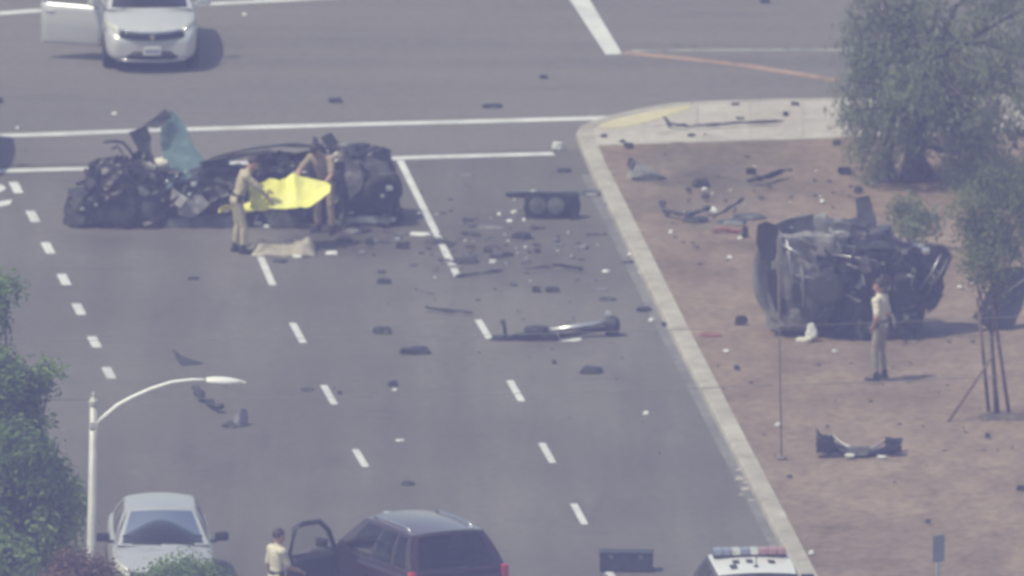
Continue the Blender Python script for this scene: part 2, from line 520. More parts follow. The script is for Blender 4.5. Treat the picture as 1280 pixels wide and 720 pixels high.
line_poly('faded_white_line', interp([(790, 64), (900, 63), (1080, 62.5), (1300, 64)], 4), 0.2, M_PAINT_FADED)
# tip of a painted turn arrow at the left edge
sheet('turn_arrow_marking', [G(x, y) for x, y in ((-60, 262), (-10, 254), (15, 250), (13, 256), (-10, 261), (-60, 270))], 0.008, M_PAINT, road)
sheet('turn_arrow_marking', [G(x, y) for x, y in ((-30, 232), (2, 231), (8, 236), (-2, 242), (-30, 243))], 0.008, M_PAINT, road)

# kerb: outline of its road-side (o) and lot-side (i) edges, from far right round the corner and down the road
o_edge = [(1500, 121), (1280, 126), (1060, 130.5), (950, 132.5), (862, 135.5), (826, 139.5), (790, 146), (757, 154), (737, 160), (724, 166), (719, 172), (722, 181), (729, 197), (738, 219), (788, 320), (838, 420), (930, 597), (990, 712), (1050, 830), (1150, 1030), (1350, 1430)]
i_edge = [(1500, 124), (1280, 129), (1060, 133.5), (950, 135.5), (866, 138.5), (831, 142.5), (799, 149), (768, 156.5), (751, 162), (742, 167.5), (740, 173), (743, 182), (750, 197), (760, 219), (811, 320), (861, 420), (953, 597), (1013, 712), (1073, 830), (1173, 1030), (1373, 1430)]
kerb = empty('kerb', (0, 0, 0))
kerb['kind'] = 'structure'
def kerb_path(edge, step=None):
    return [G(x, y, 0) for x, y in edge]
OE, IE = kerb_path(o_edge), kerb_path(i_edge)
def kseg(o0, o1, i0, i1):
    """one cast kerb stone between two joints, with a sloped face and rounded nose"""
    z0, z1 = -0.02, KH
    def ring(o, i):
        d = (i - o)
        return [o + Vector((0, 0, z0)), o + d * 0.06 + Vector((0, 0, z1 - 0.04)), o + d * 0.16 + Vector((0, 0, z1)), i + Vector((0, 0, z1 + 0.004)), i + Vector((0, 0, z0))]
    a, b = ring(o0, i0), ring(o1, i1)
    fs = [(k, k + 1, 5 + k + 1, 5 + k) for k in range(4)] + [(0, 1, 2, 3, 4), (9, 8, 7, 6, 5)]
    bm = bmesh.new()
    vs_ = [bm.verts.new(v) for v in a + b]
    for f in fs:
        bm.faces.new([vs_[i] for i in f])
    bmesh.ops.recalc_face_normals(bm, faces=bm.faces)
    return from_bm('kerb_stone', bm, M_KERB, kerb)
for k in range(len(OE) - 1):
    L = (OE[k + 1] - OE[k]).length
    n = max(1, round(L / 3.0))
    for j in range(n):
        g = 0.012 / max(L / n, 0.05) / n
        t0, t1 = j / n + g, (j + 1) / n - g
        kseg(OE[k].lerp(OE[k + 1], t0), OE[k].lerp(OE[k + 1], t1), IE[k].lerp(IE[k + 1], t0), IE[k].lerp(IE[k + 1], t1))
# low concrete gutter pan along the kerb
gut = []
for k in range(13, len(OE) - 1):
    gut.append((OE[k], OE[k] + (OE[k] - IE[k]) * 0.55))
vs_ = [(a.x, a.y, 0.005) for a, b in gut] + [(b.x, b.y, 0.005) for a, b in gut]
n = len(gut)
M_GUT = ground_mat('gutter_concrete', None, [
    (0.6, W1, (0.17, 0.168, 0.165), (0.23, 0.225, 0.22), 0.36, 0.62),
    (4.0, W1, (0.75, 0.75, 0.75), (1.05, 1.05, 1.05), 0.36, 0.62)], bump=0.1)
o = pyd('gutter', vs_, [(i, i + 1, n + i + 1, n + i) for i in range(n - 1)], M_GUT)
if o.data.polygons[0].normal.z < 0: o.data.flip_normals()
o['kind'] = 'structure'

# dirt lot, slightly uneven, level with the kerb top
c0, c1 = G(744, 190, 0), G(1060, 180.5, 0)
edge_dir = (c1 - c0).normalized()
lot_l = [G(x, y, 0) for x, y in ((744, 190), (760, 222), (811, 322), (861, 422), (953, 599), (1013, 714), (1073, 832), (1173, 1032), (1373, 1432))]
def lot_left(t):
    s = t * (len(lot_l) - 1)
    k = min(int(s), len(lot_l) - 2)
    return lot_l[k].lerp(lot_l[k + 1], s - k)
def lot_fn(u, t):
    p = lot_left(t) + edge_dir * (u ** 1.6 * 40)
    e = min(1, u * 10)
    z = KH - 0.012 + e * (0.028 * noise.noise(Vector((p.x * 0.5, p.y * 0.35, 1))) + 0.022 * noise.noise(Vector((p.x * 1.7, p.y * 1.1, 4))) + 0.01 * noise.noise(Vector((p.x * 5, p.y * 4, 9))))
    return (p.x, p.y, z)
lot = grid('dirt_lot', lot_fn, 150, 190, M_DIRT)
lot['kind'] = 'structure'
ZL = KH                                        # lot level for things standing on it
# sidewalk slabs at the corner
walk = empty('sidewalk', (0, 0, 0))
walk['kind'] = 'structure'
top = [(742, 171), (752, 164.5), (770, 158.5), (800, 150), (832, 143.5), (867, 139.3), (950, 136.3), (1060, 134.3), (1280, 129.8), (1500, 124.8)]
def top_y(x):
    for a, b in zip(top, top[1:]):
        if x <= b[0]:
            return a[1] + (b[1] - a[1]) * (x - a[0]) / (b[0] - a[0])
    return top[-1][1]
def bot_y(x):
    return 190.8 - (x - 744) * 0.0308
base_pts = IE[:12] + [G(744, 191, 0), G(1500, 168, 0)]
o = sheet('sidewalk_bed', base_pts, KH - 0.006, M_CONC, walk)
xs = [743.5, 806, 872, 938, 1004, 1070, 1136, 1202, 1268, 1334, 1400, 1490]
for xa, xb in zip(xs, xs[1:]):
    sub = [xa + (xb - xa) * k / 6 for k in range(7)]
    for (fa, fb) in ((0.0, 0.5), (0.5, 1.0)):
        pts = []
        for x in sub:
            ty, by = top_y(x), bot_y(x)
            pts.append(G(x + 0.25 * (x == xa) - 0.25 * (x == xb), ty + (by - ty) * fb - 0.04, 0))
        for x in reversed(sub):
            ty, by = top_y(x), bot_y(x)
            pts.append(G(x + 0.25 * (x == xa) - 0.25 * (x == xb), ty + (by - ty) * fa + 0.04, 0))
        bm = bmesh.new()
        zt = KH + 0.006 + random.Random(int(xa + fa * 10)).uniform(-0.003, 0.005)
        lo = [bm.verts.new((p.x, p.y, 0.0)) for p in pts]
        hi = [bm.verts.new((p.x, p.y, zt)) for p in pts]
        bm.faces.new(hi)
        for k in range(len(pts)):
            bm.faces.new((lo[k], lo[(k + 1) % len(pts)], hi[(k + 1) % len(pts)], hi[k]))
        bmesh.ops.recalc_face_normals(bm, faces=bm.faces)
        from_bm('paving_slab', bm, M_CONC, walk)
sheet('yellow_ramp_paint', [G(x, y, 0) for x, y in ((748, 166.5), (760, 162), (780, 156.5), (803, 151.5), (835, 145.5), (866, 141.5), (860, 147), (836, 155), (806, 163.5), (788, 168), (766, 170.5), (752, 170))], KH + 0.016, M_YELLOW_PAINT, walk)

# planted median, mostly below the frame at the lower left
med_pts = [G(x, y, 0) for x, y in ((-700, 760), (40, 775), (150, 820), (240, 980), (460, 1500), (-700, 1500))]
bm = bmesh.new()
lo = [bm.verts.new((p.x, p.y, -0.02)) for p in med_pts]
hi = [bm.verts.new((p.x, p.y, KH)) for p in med_pts]
bm.faces.new(hi)
for k in range(len(med_pts)):
    bm.faces.new((lo[k], lo[(k + 1) % len(med_pts)], hi[(k + 1) % len(med_pts)], hi[k]))
bmesh.ops.recalc_face_normals(bm, faces=bm.faces)
o = from_bm('median_strip', bm, M_DIRT)
o['kind'] = 'structure'

# ------------------------------------------------------------------ cars
def wheel(parent, x, y, r=0.32, w=0.21, side=1, rim=None):
    wh = empty('wheel', (x, y, r))
    wh.parent = parent
    bm = bmesh.new()
    lathe_bm(bm, [(r * 0.62, -w / 2), (r * 0.9, -w / 2), (r, -w * 0.32), (r, w * 0.32), (r * 0.9, w / 2), (r * 0.62, w / 2)], 22)
    from_bm('tyre', bm, M_RUBBER, wh, True)
    bm = bmesh.new()
    lathe_bm(bm, [(r * 0.63, side * w * 0.42), (r * 0.58, side * w * 0.36), (r * 0.2, side * w * 0.30), (r * 0.12, side * w * 0.4)], 18)
    for k in range(5):
        a = 2 * math.pi * k / 5
        bx(bm, (side * w * 0.42, math.cos(a) * r * 0.36, math.sin(a) * r * 0.36), (0.03, r * 0.14, r * 0.52), Matrix.Rotation(a - math.pi / 2, 3, 'X'))
    from_bm('rim', bm, rim or M_STEEL, wh, False)
    return wh

def patch(fn, us, vs_, hole=None):
    """faces of a surface fn(u,v) on grid lines us, vs; cells inside hole rects go to their own list"""
    verts, body, panes = [], [], {}
    nu = len(us)
    for v in vs_:
        for u in us:
            verts.append(Vector(fn(u, v)))
    for j in range(len(vs_) - 1):
        for i in range(nu - 1):
            f = (j * nu + i, j * nu + i + 1, (j + 1) * nu + i + 1, (j + 1) * nu + i)
            uc, vc = (us[i] + us[i + 1]) / 2, (vs_[j] + vs_[j + 1]) / 2
            key = None
            for k, (u0, u1, v0, v1) in (hole or {}).items():
                if u0 < uc < u1 and v0 < vc < v1:
                    key = k
            if key is None:
                body.append(f)
            else:
                panes.setdefault(key, []).append(f)
    return verts, body, panes
def lines(a, b, n, extra=()):
    s = {round(a + (b - a) * k / n, 5) for k in range(n + 1)}
    for e in extra:
        s = {q for q in s if abs(q - e) > abs(b - a) / n * 0.35 or q in (a, b)}
        s.add(round(e, 5))
    return sorted(s)
def submesh(name, verts, faces, m, parent, smooth=True):
    used = sorted({i for f in faces for i in f})
    mp = {i: k for k, i in enumerate(used)}
    return pyd(name, [verts[i] for i in used], [tuple(mp[i] for i in f) for f in faces], m, parent, smooth)
def lerp(a, b, t):
    return a + (b - a) * t

def build_car(name, loc, heading, P_, paint, roof_paint=None, open_door=None, rim=None):
    """P_: dimensions. local +Y is forward. heading = vector on the ground the nose points to."""
    rz = math.atan2(heading[1], heading[0]) - math.pi / 2
    root = empty(name, loc, rz)
    roof_paint = roof_paint or paint
    L, W, zb = P_['L'], P_['W'] / 2, P_['zb']
    st = P_['st']                     # stations: (y, half width factor, bottom, shoulder, centre top)
    bm = bmesh.new()
    rings = []
    for (y, wf, b, s, c) in st:
        w = W * wf
        h = s - b
        half = [(0, b), (w * 0.82, b), (w * 0.965, b + h * 0.12), (w, b + h * 0.40), (w * 0.985, b + h * 0.78), (w * 0.955, s - 0.015), (w * 0.80, s + (c - s) * 0.30), (w * 0.42, s + (c - s) * 0.85), (0, c)]
        ring = [bm.verts.new((x, y, z)) for x, z in half] + [bm.verts.new((-x, y, z)) for x, z in half[-2:0:-1]]
        rings.append(ring)
    n = len(rings[0])
    for a, b in zip(rings, rings[1:]):
        for k in range(n):
            bm.faces.new((a[k], a[(k + 1) % n], b[(k + 1) % n], b[k]))
    bm.faces.new(rings[0])
    bm.faces.new(rings[-1][::-1])
    bmesh.ops.recalc_face_normals(bm, faces=bm.faces)
    body = from_bm('body', bm, paint, root, True)
    md = body.modifiers.new('s', 'SUBSURF')
    md.levels = md.render_levels = 2
    baked(body)
    cut = bmesh.new()
    for yw in (P_['yf'], P_['yr']):
        for sx in (-1, 1):
            lathe_bm(cut, [(P_['wr'] + 0.055, sx * (W - 0.27)), (P_['wr'] + 0.055, sx * (W + 0.2))], 24, 'x', (0, yw, P_['wr']))
    if open_door:
        y0, y1 = P_['door']
        bx(cut, (open_door * (W - 0.1), (y0 + y1) / 2, 0.72), (0.75, y1 - y0 - 0.05, 0.74))
    cutter = from_bm('cutter', cut, M_BLACKTRIM)
    md = body.modifiers.new('b', 'BOOLEAN')
    md.operation = 'DIFFERENCE'
    md.solver = 'EXACT'
    md.object = cutter
    baked(body)
    bpy.data.objects.remove(cutter)
    body.data.materials.clear()
    body.data.materials.append(paint)
    for p in body.data.polygons:
        p.material_index = 0
    body.data.set_sharp_from_angle(angle=R(40))
    for yw in (P_['yf'], P_['yr']):
        for sx in (-1, 1):
            wheel(root, sx * (W - 0.115), yw, P_['wr'], 0.21, sx, rim)
    # greenhouse
    g = P_['g']   # cf cowl y, rf roof front y, rr roof rear y, br glass base y, zc belt z front, zcr belt z rear, zr roof z, wb, wr
    cf, rf, rr, br, zc, zcr, zr, wb, wr = (g[k] for k in ('cf', 'rf', 'rr', 'br', 'zc', 'zcr', 'zr', 'wb', 'wr'))
    bow, crown, arch = 0.10, 0.045, 0.03
    def f_front(u, v): return (u * lerp(wb, wr, v), lerp(cf, rf, v) + bow * (1 - u * u), lerp(zc, zr, v) + crown * (1 - u * u) * v + 0.02 * math.sin(v * math.pi))
    def f_roof(u, t): return (u * (wr + 0.02 * math.sin(t * math.pi)), lerp(rf, rr, t) + bow * (1 - u * u) * (1 - t) - bow * 0.7 * (1 - u * u) * t, zr + crown * (1 - u * u) + arch * math.sin(t * math.pi))
    def f_rear(u, v): return (u * lerp(wb * g.get('rw', 0.96), wr, v), lerp(br, rr, v) - bow * 0.7 * (1 - u * u), lerp(zcr, zr, v) + crown * (1 - u * u) * v)
    def f_side(sx):
        def fn(t, v):
            yb, yt = lerp(cf, br, t), lerp(rf, rr, t)
            xb = wb * lerp(1, g.get('rw', 0.96), t) + 0.04 * math.sin(t * math.pi)
            xt = wr + 0.02 * math.sin(t * math.pi)
            return (sx * (lerp(xb, xt, v) + 0.035 * math.sin(v * math.pi)), lerp(yb, yt, v), lerp(lerp(zc, zcr, t), zr + arch * math.sin(t * math.pi), v))
        return fn
    hole = {'w': (-0.90, 0.90, 0.04, 0.93)}
    v_, b_, p_ = patch(f_front, lines(-1, 1, 12, (-0.9, 0.9)), lines(0, 1, 6, (0.04, 0.93)), hole)
    submesh('windscreen_frame', v_, b_, paint, root)
    submesh('windscreen', v_, p_['w'], M_GLASS, root)
    hole = {'w': (-0.86, 0.86, 0.10, 0.88)}
    v_, b_, p_ = patch(f_rear, lines(-1, 1, 12, (-0.86, 0.86)), lines(0, 1, 6, (0.10, 0.88)), hole)
    submesh('rear_window_frame', v_, b_, paint, root)
    submesh('rear_window', v_, p_['w'], M_GLASS, root)
    v_, b_, p_ = patch(f_roof, lines(-1, 1, 12), lines(0, 1, 8))
    submesh('roof', v_, b_, roof_paint, root)
    for sx in (-1, 1):
        wins = {k: (a, b, 0.10, 0.90) for k, (a, b) in enumerate(P_['wins'])}
        ex = [q for ab in P_['wins'] for q in ab]
        v_, b_, p_ = patch(f_side(sx), lines(0, 1, 10, ex), lines(0, 1, 5, (0.10, 0.90)), wins)
        submesh('window_frame', v_, b_, paint, root)
        for k, fs in p_.items():
            if open_door == sx and k == 0:
                continue
            submesh('side_window', v_, fs, M_GLASS, root)
    # seats and dashboard
    for sx in (-1, 1):
        bm = bmesh.new()
        bx(bm, (sx * 0.36, rf - 0.55, zc + 0.06), (0.46, 0.16, 0.5), Matrix.Rotation(R(12), 3, 'X'), 0.05)
        bx(bm, (sx * 0.36, rf - 0.62, zc + 0.40), (0.24, 0.10, 0.17), None, 0.03)
        from_bm('seat', bm, M_SEAT, root)
    box('rear_seat', (0, max(br + 0.45, rf - 1.55), zc + 0.06), (1.15, 0.16, 0.42), M_SEAT, root, Matrix.Rotation(R(14), 3, 'X'), 0.05)
    box('dashboard', (0, cf - 0.30, zc + 0.085), (wb * 1.75, 0.34, 0.10), M_BLACKTRIM, root, None, 0.03)
    box('cabin_floor', (0, (cf + br) / 2 - 0.02, zc + 0.045), (wb * 1.72, cf - br - 0.22, 0.05), M_SEAT, root, None, 0.01)
    # mirrors
    for sx in (-1, 1):
        bm = bmesh.new()
        bx(bm, (sx * (W + 0.12), cf - 0.30, zc + 0.08), (0.24, 0.12, 0.15), None, 0.04)
        bx(bm, (sx * (W - 0.02), cf - 0.27, zc + 0.01), (0.12, 0.05, 0.05))
        from_bm('wing_mirror', bm, P_.get('mirror', paint), root)
    return root

def front_trim(root, yf, W, zgrille, zlamp, paint, plate=True):
    """grille, lower intake, headlights, plate on a nose whose tip is at y = yf"""
    def nose(x):       # nose plan curve
        return yf - 0.26 * (abs(x) / (W)) ** 2.4
    def bar(name, x0, x1, z0, z1, off, m, curve=0.0, n=10):
        def fn(u, v):
            x = lerp(x0, x1, u)
            return (x, nose(x) + off - 0.03 * v, lerp(z0, z1, v) + curve * (x / W) ** 2)
        return grid(name, fn, n, 2, m, root, True, 0.02)
    g = bar('grille', -W * 0.66, W * 0.66, zgrille, zgrille + 0.12, 0.03, M_BLACKTRIM, 0.10)
    bar('chrome_strip', -W * 0.62, W * 0.62, zgrille + 0.115, zgrille + 0.14, 0.035, M_CHROME, 0.10)
    bm = bmesh.new()
    lathe_bm(bm, [(0.05, yf + 0.035), (0.05, yf + 0.06)], 14, 'y', (0, 0, zgrille + 0.07))
    from_bm('badge', bm, M_CHROME, root)
    bar('lower_intake', -W * 0.52, W * 0.52, 0.27, 0.40, 0.03, M_BLACKTRIM, 0.03)
    bar('lower_lip', -W * 0.7, W * 0.7, 0.215, 0.25, 0.035, M_CHROME, 0.02)
    for sx in (-1, 1):
        def fn(u, v):
            x = sx * lerp(W * 0.66, W * 0.95, u)
            return (x, nose(x) + 0.02 - 0.30 * u * u - 0.10 * v, lerp(zlamp - 0.07 + 0.05 * u, zlamp + 0.09 + 0.12 * u, v))
        grid('headlight', fn, 5, 3, M_LENS, root, True, 0.02)
        bm = bmesh.new()
        bx(bm, (sx * W * 0.70, nose(W * 0.70) + 0.02, 0.33), (0.16, 0.05, 0.07), None, 0.015)
        from_bm('fog_lamp', bm, M_LENS, root)
    if plate:
        p = box('licence_plate', (0, yf + 0.05, 0.42), (0.31, 0.02, 0.155), M_PLATE, root, None, 0.006)
        bm = bmesh.new()
        rr = random.Random(4)
        for k in range(7):
            bx(bm, (-0.115 + k * 0.038, yf + 0.0625, 0.415), (0.020, 0.004, 0.07))
        from_bm('plate_characters', bm, mat('plate_ink', (0.05, 0.07, 0.25), 0.5, c2=(0.06, 0.08, 0.28), scale=5), p)
    for sx in (-1, 1):
        tube('wiper', [(sx * 0.28 - 0.25, yf - 0.93, 1.03), (sx * 0.28 + 0.25, yf - 0.90, 1.05)], 0.012, M_BLACKTRIM, root, 5)

HATCH = dict(L=4.14, W=1.70, zb=0.2, wr=0.31, yf=1.30, yr=-1.30, door=(-0.35, 0.85), wins=((0.14, 0.50), (0.54, 0.82)),
    st=[(2.03, 0.70, 0.30, 0.56, 0.60), (1.98, 0.82, 0.22, 0.66, 0.72), (1.72, 0.95, 0.19, 0.80, 0.88), (1.25, 1.0, 0.18, 0.92, 0.99), (0.85, 1.0, 0.18, 0.96, 1.04), (0.0, 1.0, 0.18, 0.98, 1.02), (-1.2, 1.0, 0.18, 1.0, 1.03), (-1.85, 0.95, 0.22, 0.98, 1.0), (-2.05, 0.82, 0.28, 0.92, 0.95), (-2.08, 0.7, 0.33, 0.85, 0.88)],
    g=dict(cf=1.08, rf=0.25, rr=-1.35, br=-1.88, zc=0.99, zcr=1.02, zr=1.50, wb=0.76, wr=0.56))
SEDAN = dict(L=4.6, W=1.78, zb=0.2, wr=0.32, yf=1.42, yr=-1.35, door=(-0.3, 0.85), wins=((0.16, 0.48), (0.52, 0.86)), mirror=M_BLACKTRIM,
    st=[(2.30, 0.66, 0.30, 0.54, 0.58), (2.24, 0.82, 0.22, 0.62, 0.68), (1.9, 0.95, 0.19, 0.76, 0.83), (1.35, 1.0, 0.18, 0.88, 0.94), (0.9, 1.0, 0.18, 0.92, 1.0), (0.0, 1.0, 0.18, 0.95, 0.99), (-1.3, 1.0, 0.18, 0.98, 1.02), (-1.9, 0.96, 0.2, 0.98, 1.02), (-2.2, 0.86, 0.26, 0.93, 0.97), (-2.28, 0.72, 0.32, 0.85, 0.88)],
    g=dict(cf=1.02, rf=0.22, rr=-0.95, br=-1.65, zc=0.96, zcr=1.0, zr=1.42, wb=0.78, wr=0.56))
SUV = dict(L=4.9, W=1.93, zb=0.25, wr=0.36, yf=1.45, yr=-1.45, door=(-0.25, 0.95), wins=((0.12, 0.38), (0.42, 0.66), (0.70, 0.93)),
    st=[(2.42, 0.72, 0.36, 0.72, 0.76), (2.36, 0.86, 0.28, 0.84, 0.90), (2.0, 0.97, 0.25, 0.98, 1.05), (1.4, 1.0, 0.24, 1.07, 1.13), (0.9, 1.0, 0.24, 1.10, 1.15), (0.0, 1.0, 0.24, 1.12, 1.15), (-1.4, 1.0, 0.24, 1.14, 1.16), (-2.1, 0.99, 0.26, 1.13, 1.15), (-2.38, 0.92, 0.32, 1.06, 1.08), (-2.42, 0.80, 0.38, 0.98, 1.0)],
    g=dict(cf=1.15, rf=0.35, rr=-2.0, br=-2.36, zc=1.11, zcr=1.13, zr=1.72, wb=0.88, wr=0.66, rw=1.0))

SHORT_SUV = dict(SUV)
SHORT_SUV['st'] = [(y if y >= 0 else y * 0.80, w, a_, b_, c_) for (y, w, a_, b_, c_) in SUV['st']]
SHORT_SUV['g'] = dict(SUV['g'], rr=-1.42, br=-1.86)
SHORT_SUV['yr'] = -1.12
SHORT_SUV['wins'] = ((0.14, 0.46), (0.50, 0.74), (0.78, 0.93))
RY = 0.48                      # how much shorter the tail is than the long body's
# silver hatchback at the top, nose to the camera, its right front door open
hp = G(183, 92)
h_head = Vector((0.05, -1, 0)).normalized()
hatch = build_car('silver_hatchback', (0, 0, 0), h_head, HATCH, M_SILVER, open_door=1)
hatch.location = (hp.x, hp.y + 2.0, 0)
front_trim(hatch, 2.03, 0.85, 0.60, 0.72, M_SILVER)
tag(hatch, 'silver hatchback facing the camera with its front door swung open, top left', 'car')
# open door: hinge at the front edge of the opening
def door_panel(root, hinge, length, z0, z1, zt, ang, side, paint, lining, frame=0.035, window=True):
    d = empty('open_door', hinge)
    d.parent = root
    d.rotation_euler = (0, 0, ang)
    # local: door runs along -Y from the hinge, outer skin on side*X
    prof = [(0.0, z0), (0.02, z0 + 0.1), (0.05, (z0 + z1) * 0.5), (0.03, z1)]
    nu = 8
    def fo(u, v):
        k = v * 3
        i = min(int(k), 2)
        x = lerp(prof[i][0], prof[i + 1][0], k - i)
        z = lerp(prof[i][1], prof[i + 1][1], k - i)
        return (side * x, -length * u, z + 0.03 * u * v)
    o = grid('door_skin', fo, nu, 9, paint, d, True, 0.02)
    def fi(u, v):
        return (side * (-0.075 + 0.02 * math.sin(v * 6)), -length * (0.03 + 0.94 * u), lerp(z0 + 0.03, z1 - 0.02, v))
    grid('door_lining', fi, nu, 8, lining, d, True, 0.02)
    bm = bmesh.new()
    for (a, b) in (((0, 0, z0), (0, -length, z0)), ((0, -length, z0), (0, -length, z1)), ((0, 0, z0), (0, 0, z1))):
        a, b = Vector(a), Vector(b)
        c = (a + b) / 2 + Vector((-side * 0.03, 0, 0))
        s = Vector((0.09, max(0.025, abs(a.y - b.y)), max(0.025, abs(a.z - b.z))))
        bx(bm, c, s)
    from_bm('door_edge', bm, paint, d)
    if window:
        top_pts = [(0.02 * side, 0.0, z1), (-0.02 * side, -length * 0.16, lerp(z1, zt, 0.6)), (-0.07 * side, -length * 0.40, zt - 0.02), (-0.09 * side, -length * 0.75, zt), (-0.08 * side, -length * 0.93, zt - 0.05), (0.0, -length * 0.98, z1)]
        tube('door_window_frame', top_pts, frame, paint if paint is not M_MAROON else M_BLACKTRIM, d, 6)
        cpt = Vector((0, -length * 0.55, z1))
        pyd('door_glass', top_pts + [tuple(cpt)], [(6, k, k + 1) for k in range(5)], M_CLEAR, d)
    bm = bmesh.new()
    bx(bm, (side * 0.17, -0.16, z1 + 0.10), (0.22, 0.11, 0.16), None, 0.04)
    bx(bm, (side * 0.06, -0.14, z1 + 0.02), (0.1, 0.05, 0.05))
    from_bm('wing_mirror', bm, paint, d)
    bm = bmesh.new()
    bx(bm, (side * 0.07, -length * 0.86, z1 - 0.12), (0.03, 0.16, 0.035), None, 0.01)
    from_bm('door_handle', bm, paint, d)
    return d
for ch in [c for c in hatch.children if c.name.startswith('wing_mirror')]:
    if sum(v.co.x for v in ch.data.vertices) > 0:
        bpy.data.objects.remove(ch)
door_panel(hatch, (0.80, 0.86, 0), 1.14, 0.30, 1.0, 1.45, R(70), 1, M_SILVER, mat('pale_door_lining', (0.5, 0.49, 0.46), 0.8, c2=(0.56, 0.55, 0.52), scale=4))

# pale silver sedan, lower left, nose to the camera
sp = G(197, 745)
sedan = build_car('silver_sedan', (sp.x + 0.05, sp.y + 1.1 - 0.45, 0), Vector((0.04, -1, 0)), SEDAN, M_SILVERBLUE)
front_trim(sedan, 2.30, 0.89, 0.58, 0.68, M_SILVERBLUE)
tag(sedan, 'pale silver sedan facing the camera behind the shrubs beside the lamp post', 'car')

# dark maroon SUV, seen from behind, driver door open
up_ = G(576, 797)
suv_head = Vector((-math.sin(R(26)), math.cos(R(26)), 0))
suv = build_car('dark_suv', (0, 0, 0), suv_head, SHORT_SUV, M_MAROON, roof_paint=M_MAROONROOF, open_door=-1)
suv.location = Vector((up_.x, up_.y, 0)) + suv_head * 1.94
tag(suv, 'dark maroon sport utility vehicle seen from behind with its driver door open', 'suv')
for ch in [c for c in suv.children if c.name.startswith('wing_mirror')]:
    if sum(v.co.x for v in ch.data.vertices) < 0:
        bpy.data.objects.remove(ch)
door_panel(suv, (-0.93, 1.0, 0), 1.15, 0.36, 1.10, 1.66, R(-70), -1, M_MAROON, M_BLACKTRIM, 0.045)
def suv_rear(root, W, lampm, plate_m):
    before = set(root.children)
    for sx in (-1, 1):
        bm = bmesh.new()
        bx(bm, (sx * (W - 0.10), -2.31, 1.0), (0.12, 0.16, 0.36), None, 0.03)
        from_bm('tail_light', bm, lampm, root)
    bm = bmesh.new()
    bx(bm, (0, -2.44, 0.52), (W * 1.9, 0.14, 0.24), None, 0.05)
    from_bm('rear_bumper', bm, M_BLACKTRIM, root)
    p = box('licence_plate', (0, -2.45, 0.86), (0.31, 0.02, 0.155), M_PLATE, root, None, 0.006)
    bm = bmesh.new()
    for k in range(7):
        bx(bm, (-0.115 + k * 0.038, -2.4625, 0.855), (0.020, 0.004, 0.07))
    from_bm('plate_characters', bm, mat('plate_ink', (0.05, 0.07, 0.25)), p)
    box('tailgate_handle', (0, -2.44, 1.0), (0.5, 0.04, 0.05), M_CHROME, root, None, 0.01)
    tube('rear_wiper', [(0.0, -2.38, 1.18), (0.38, -2.34, 1.26)], 0.012, M_BLACKTRIM, root, 5)
    for sx in (-1, 1):
        tube('roof_rail', [(sx * 0.58, -0.25, 1.735), (sx * 0.58, -0.4, 1.785), (sx * 0.58, -1.5, 1.79), (sx * 0.58, -1.7, 1.74)], 0.02, M_CHROME if lampm is M_REDPLASTIC else M_BLACKTRIM, root, 6)
    for ch in root.children:
        if ch not in before:
            ch.location.y += RY
suv_rear(suv, 0.965, M_REDPLASTIC, None)
box('rear_spoiler', (0, -1.50, 1.715), (1.15, 0.22, 0.03), M_MAROON, suv, Matrix.Rotation(R(-8), 3, 'X'), 0.012)

# black and white police car at the kerb, lower right, seen from behind
pp = G(953, 856)
pol = build_car('police_car', (0, 0, 0), lane_dir, SHORT_SUV, M_BLACKPAINT, roof_paint=M_WHITEPAINT)
pol.location = Vector((pp.x, pp.y, 0)) + lane_dir * 2.30
suv_rear(pol, 0.965, M_REDPLASTIC, None)
for ch in [c for c in pol.children if c.name.startswith('roof_rail')]:
    bpy.data.objects.remove(ch)
tag(pol, 'black and white police car with a roof light bar parked at the kerb', 'police car')
lb = empty('light_bar', (0, -0.12, 1.80)); lb.parent = pol
box('light_bar_base', (0, 0, 0.0), (1.24, 0.26, 0.045), M_BLACKTRIM, lb, None, 0.012)
for k in range(8):
    box('light_module', (-0.54 + k * 0.154, 0, 0.075), (0.146, 0.25, 0.10), [M_BLUELENS, M_BLUELENS, M_LENS, M_BLUELENS, M_LENS, M_PALERED, M_PALERED, M_PALERED][k], lb, None, 0.02)
for k, (x, y) in enumerate(((-0.36, -1.0), (-0.05, -0.62), (0.02, -1.05), (0.32, -0.65), (-0.28, -0.62))):
    def fn(u, v, x=x, y=y):
        xx, yy = x - 0.06 + 0.12 * u, y - 0.16 + 0.32 * v
        t = (0.35 - yy) / 2.35
        uu = xx / 0.66
        return (xx, yy, 1.72 + 0.045 * (1 - uu * uu) + 0.03 * math.sin(t * math.pi) + 0.006)
    if k in (0, 1, 3, 4):
        grid('roof_number_mark', fn, 3, 4, M_BLACKTRIM, pol)
    else:
        bm = bmesh.new()
        lathe_bm(bm, [(0.05, 1.77), (0.045, 1.80), (0.012, 1.82), (0.006, 2.0)], 10, 'z', (x, y, 0))
        from_bm('roof_antenna', bm, M_BLACKTRIM, pol)

# dark car just left of the frame: only its shadow reaches into the picture
vp = G(-78, 200)
van = build_car('dark_hatchback', (vp.x, vp.y, 0), Vector((0.0, -1, 0)), HATCH, M_GREYPAINT)
tag(van, 'dark hatchback just outside the left edge, its shadow on the crosswalk', 'car')

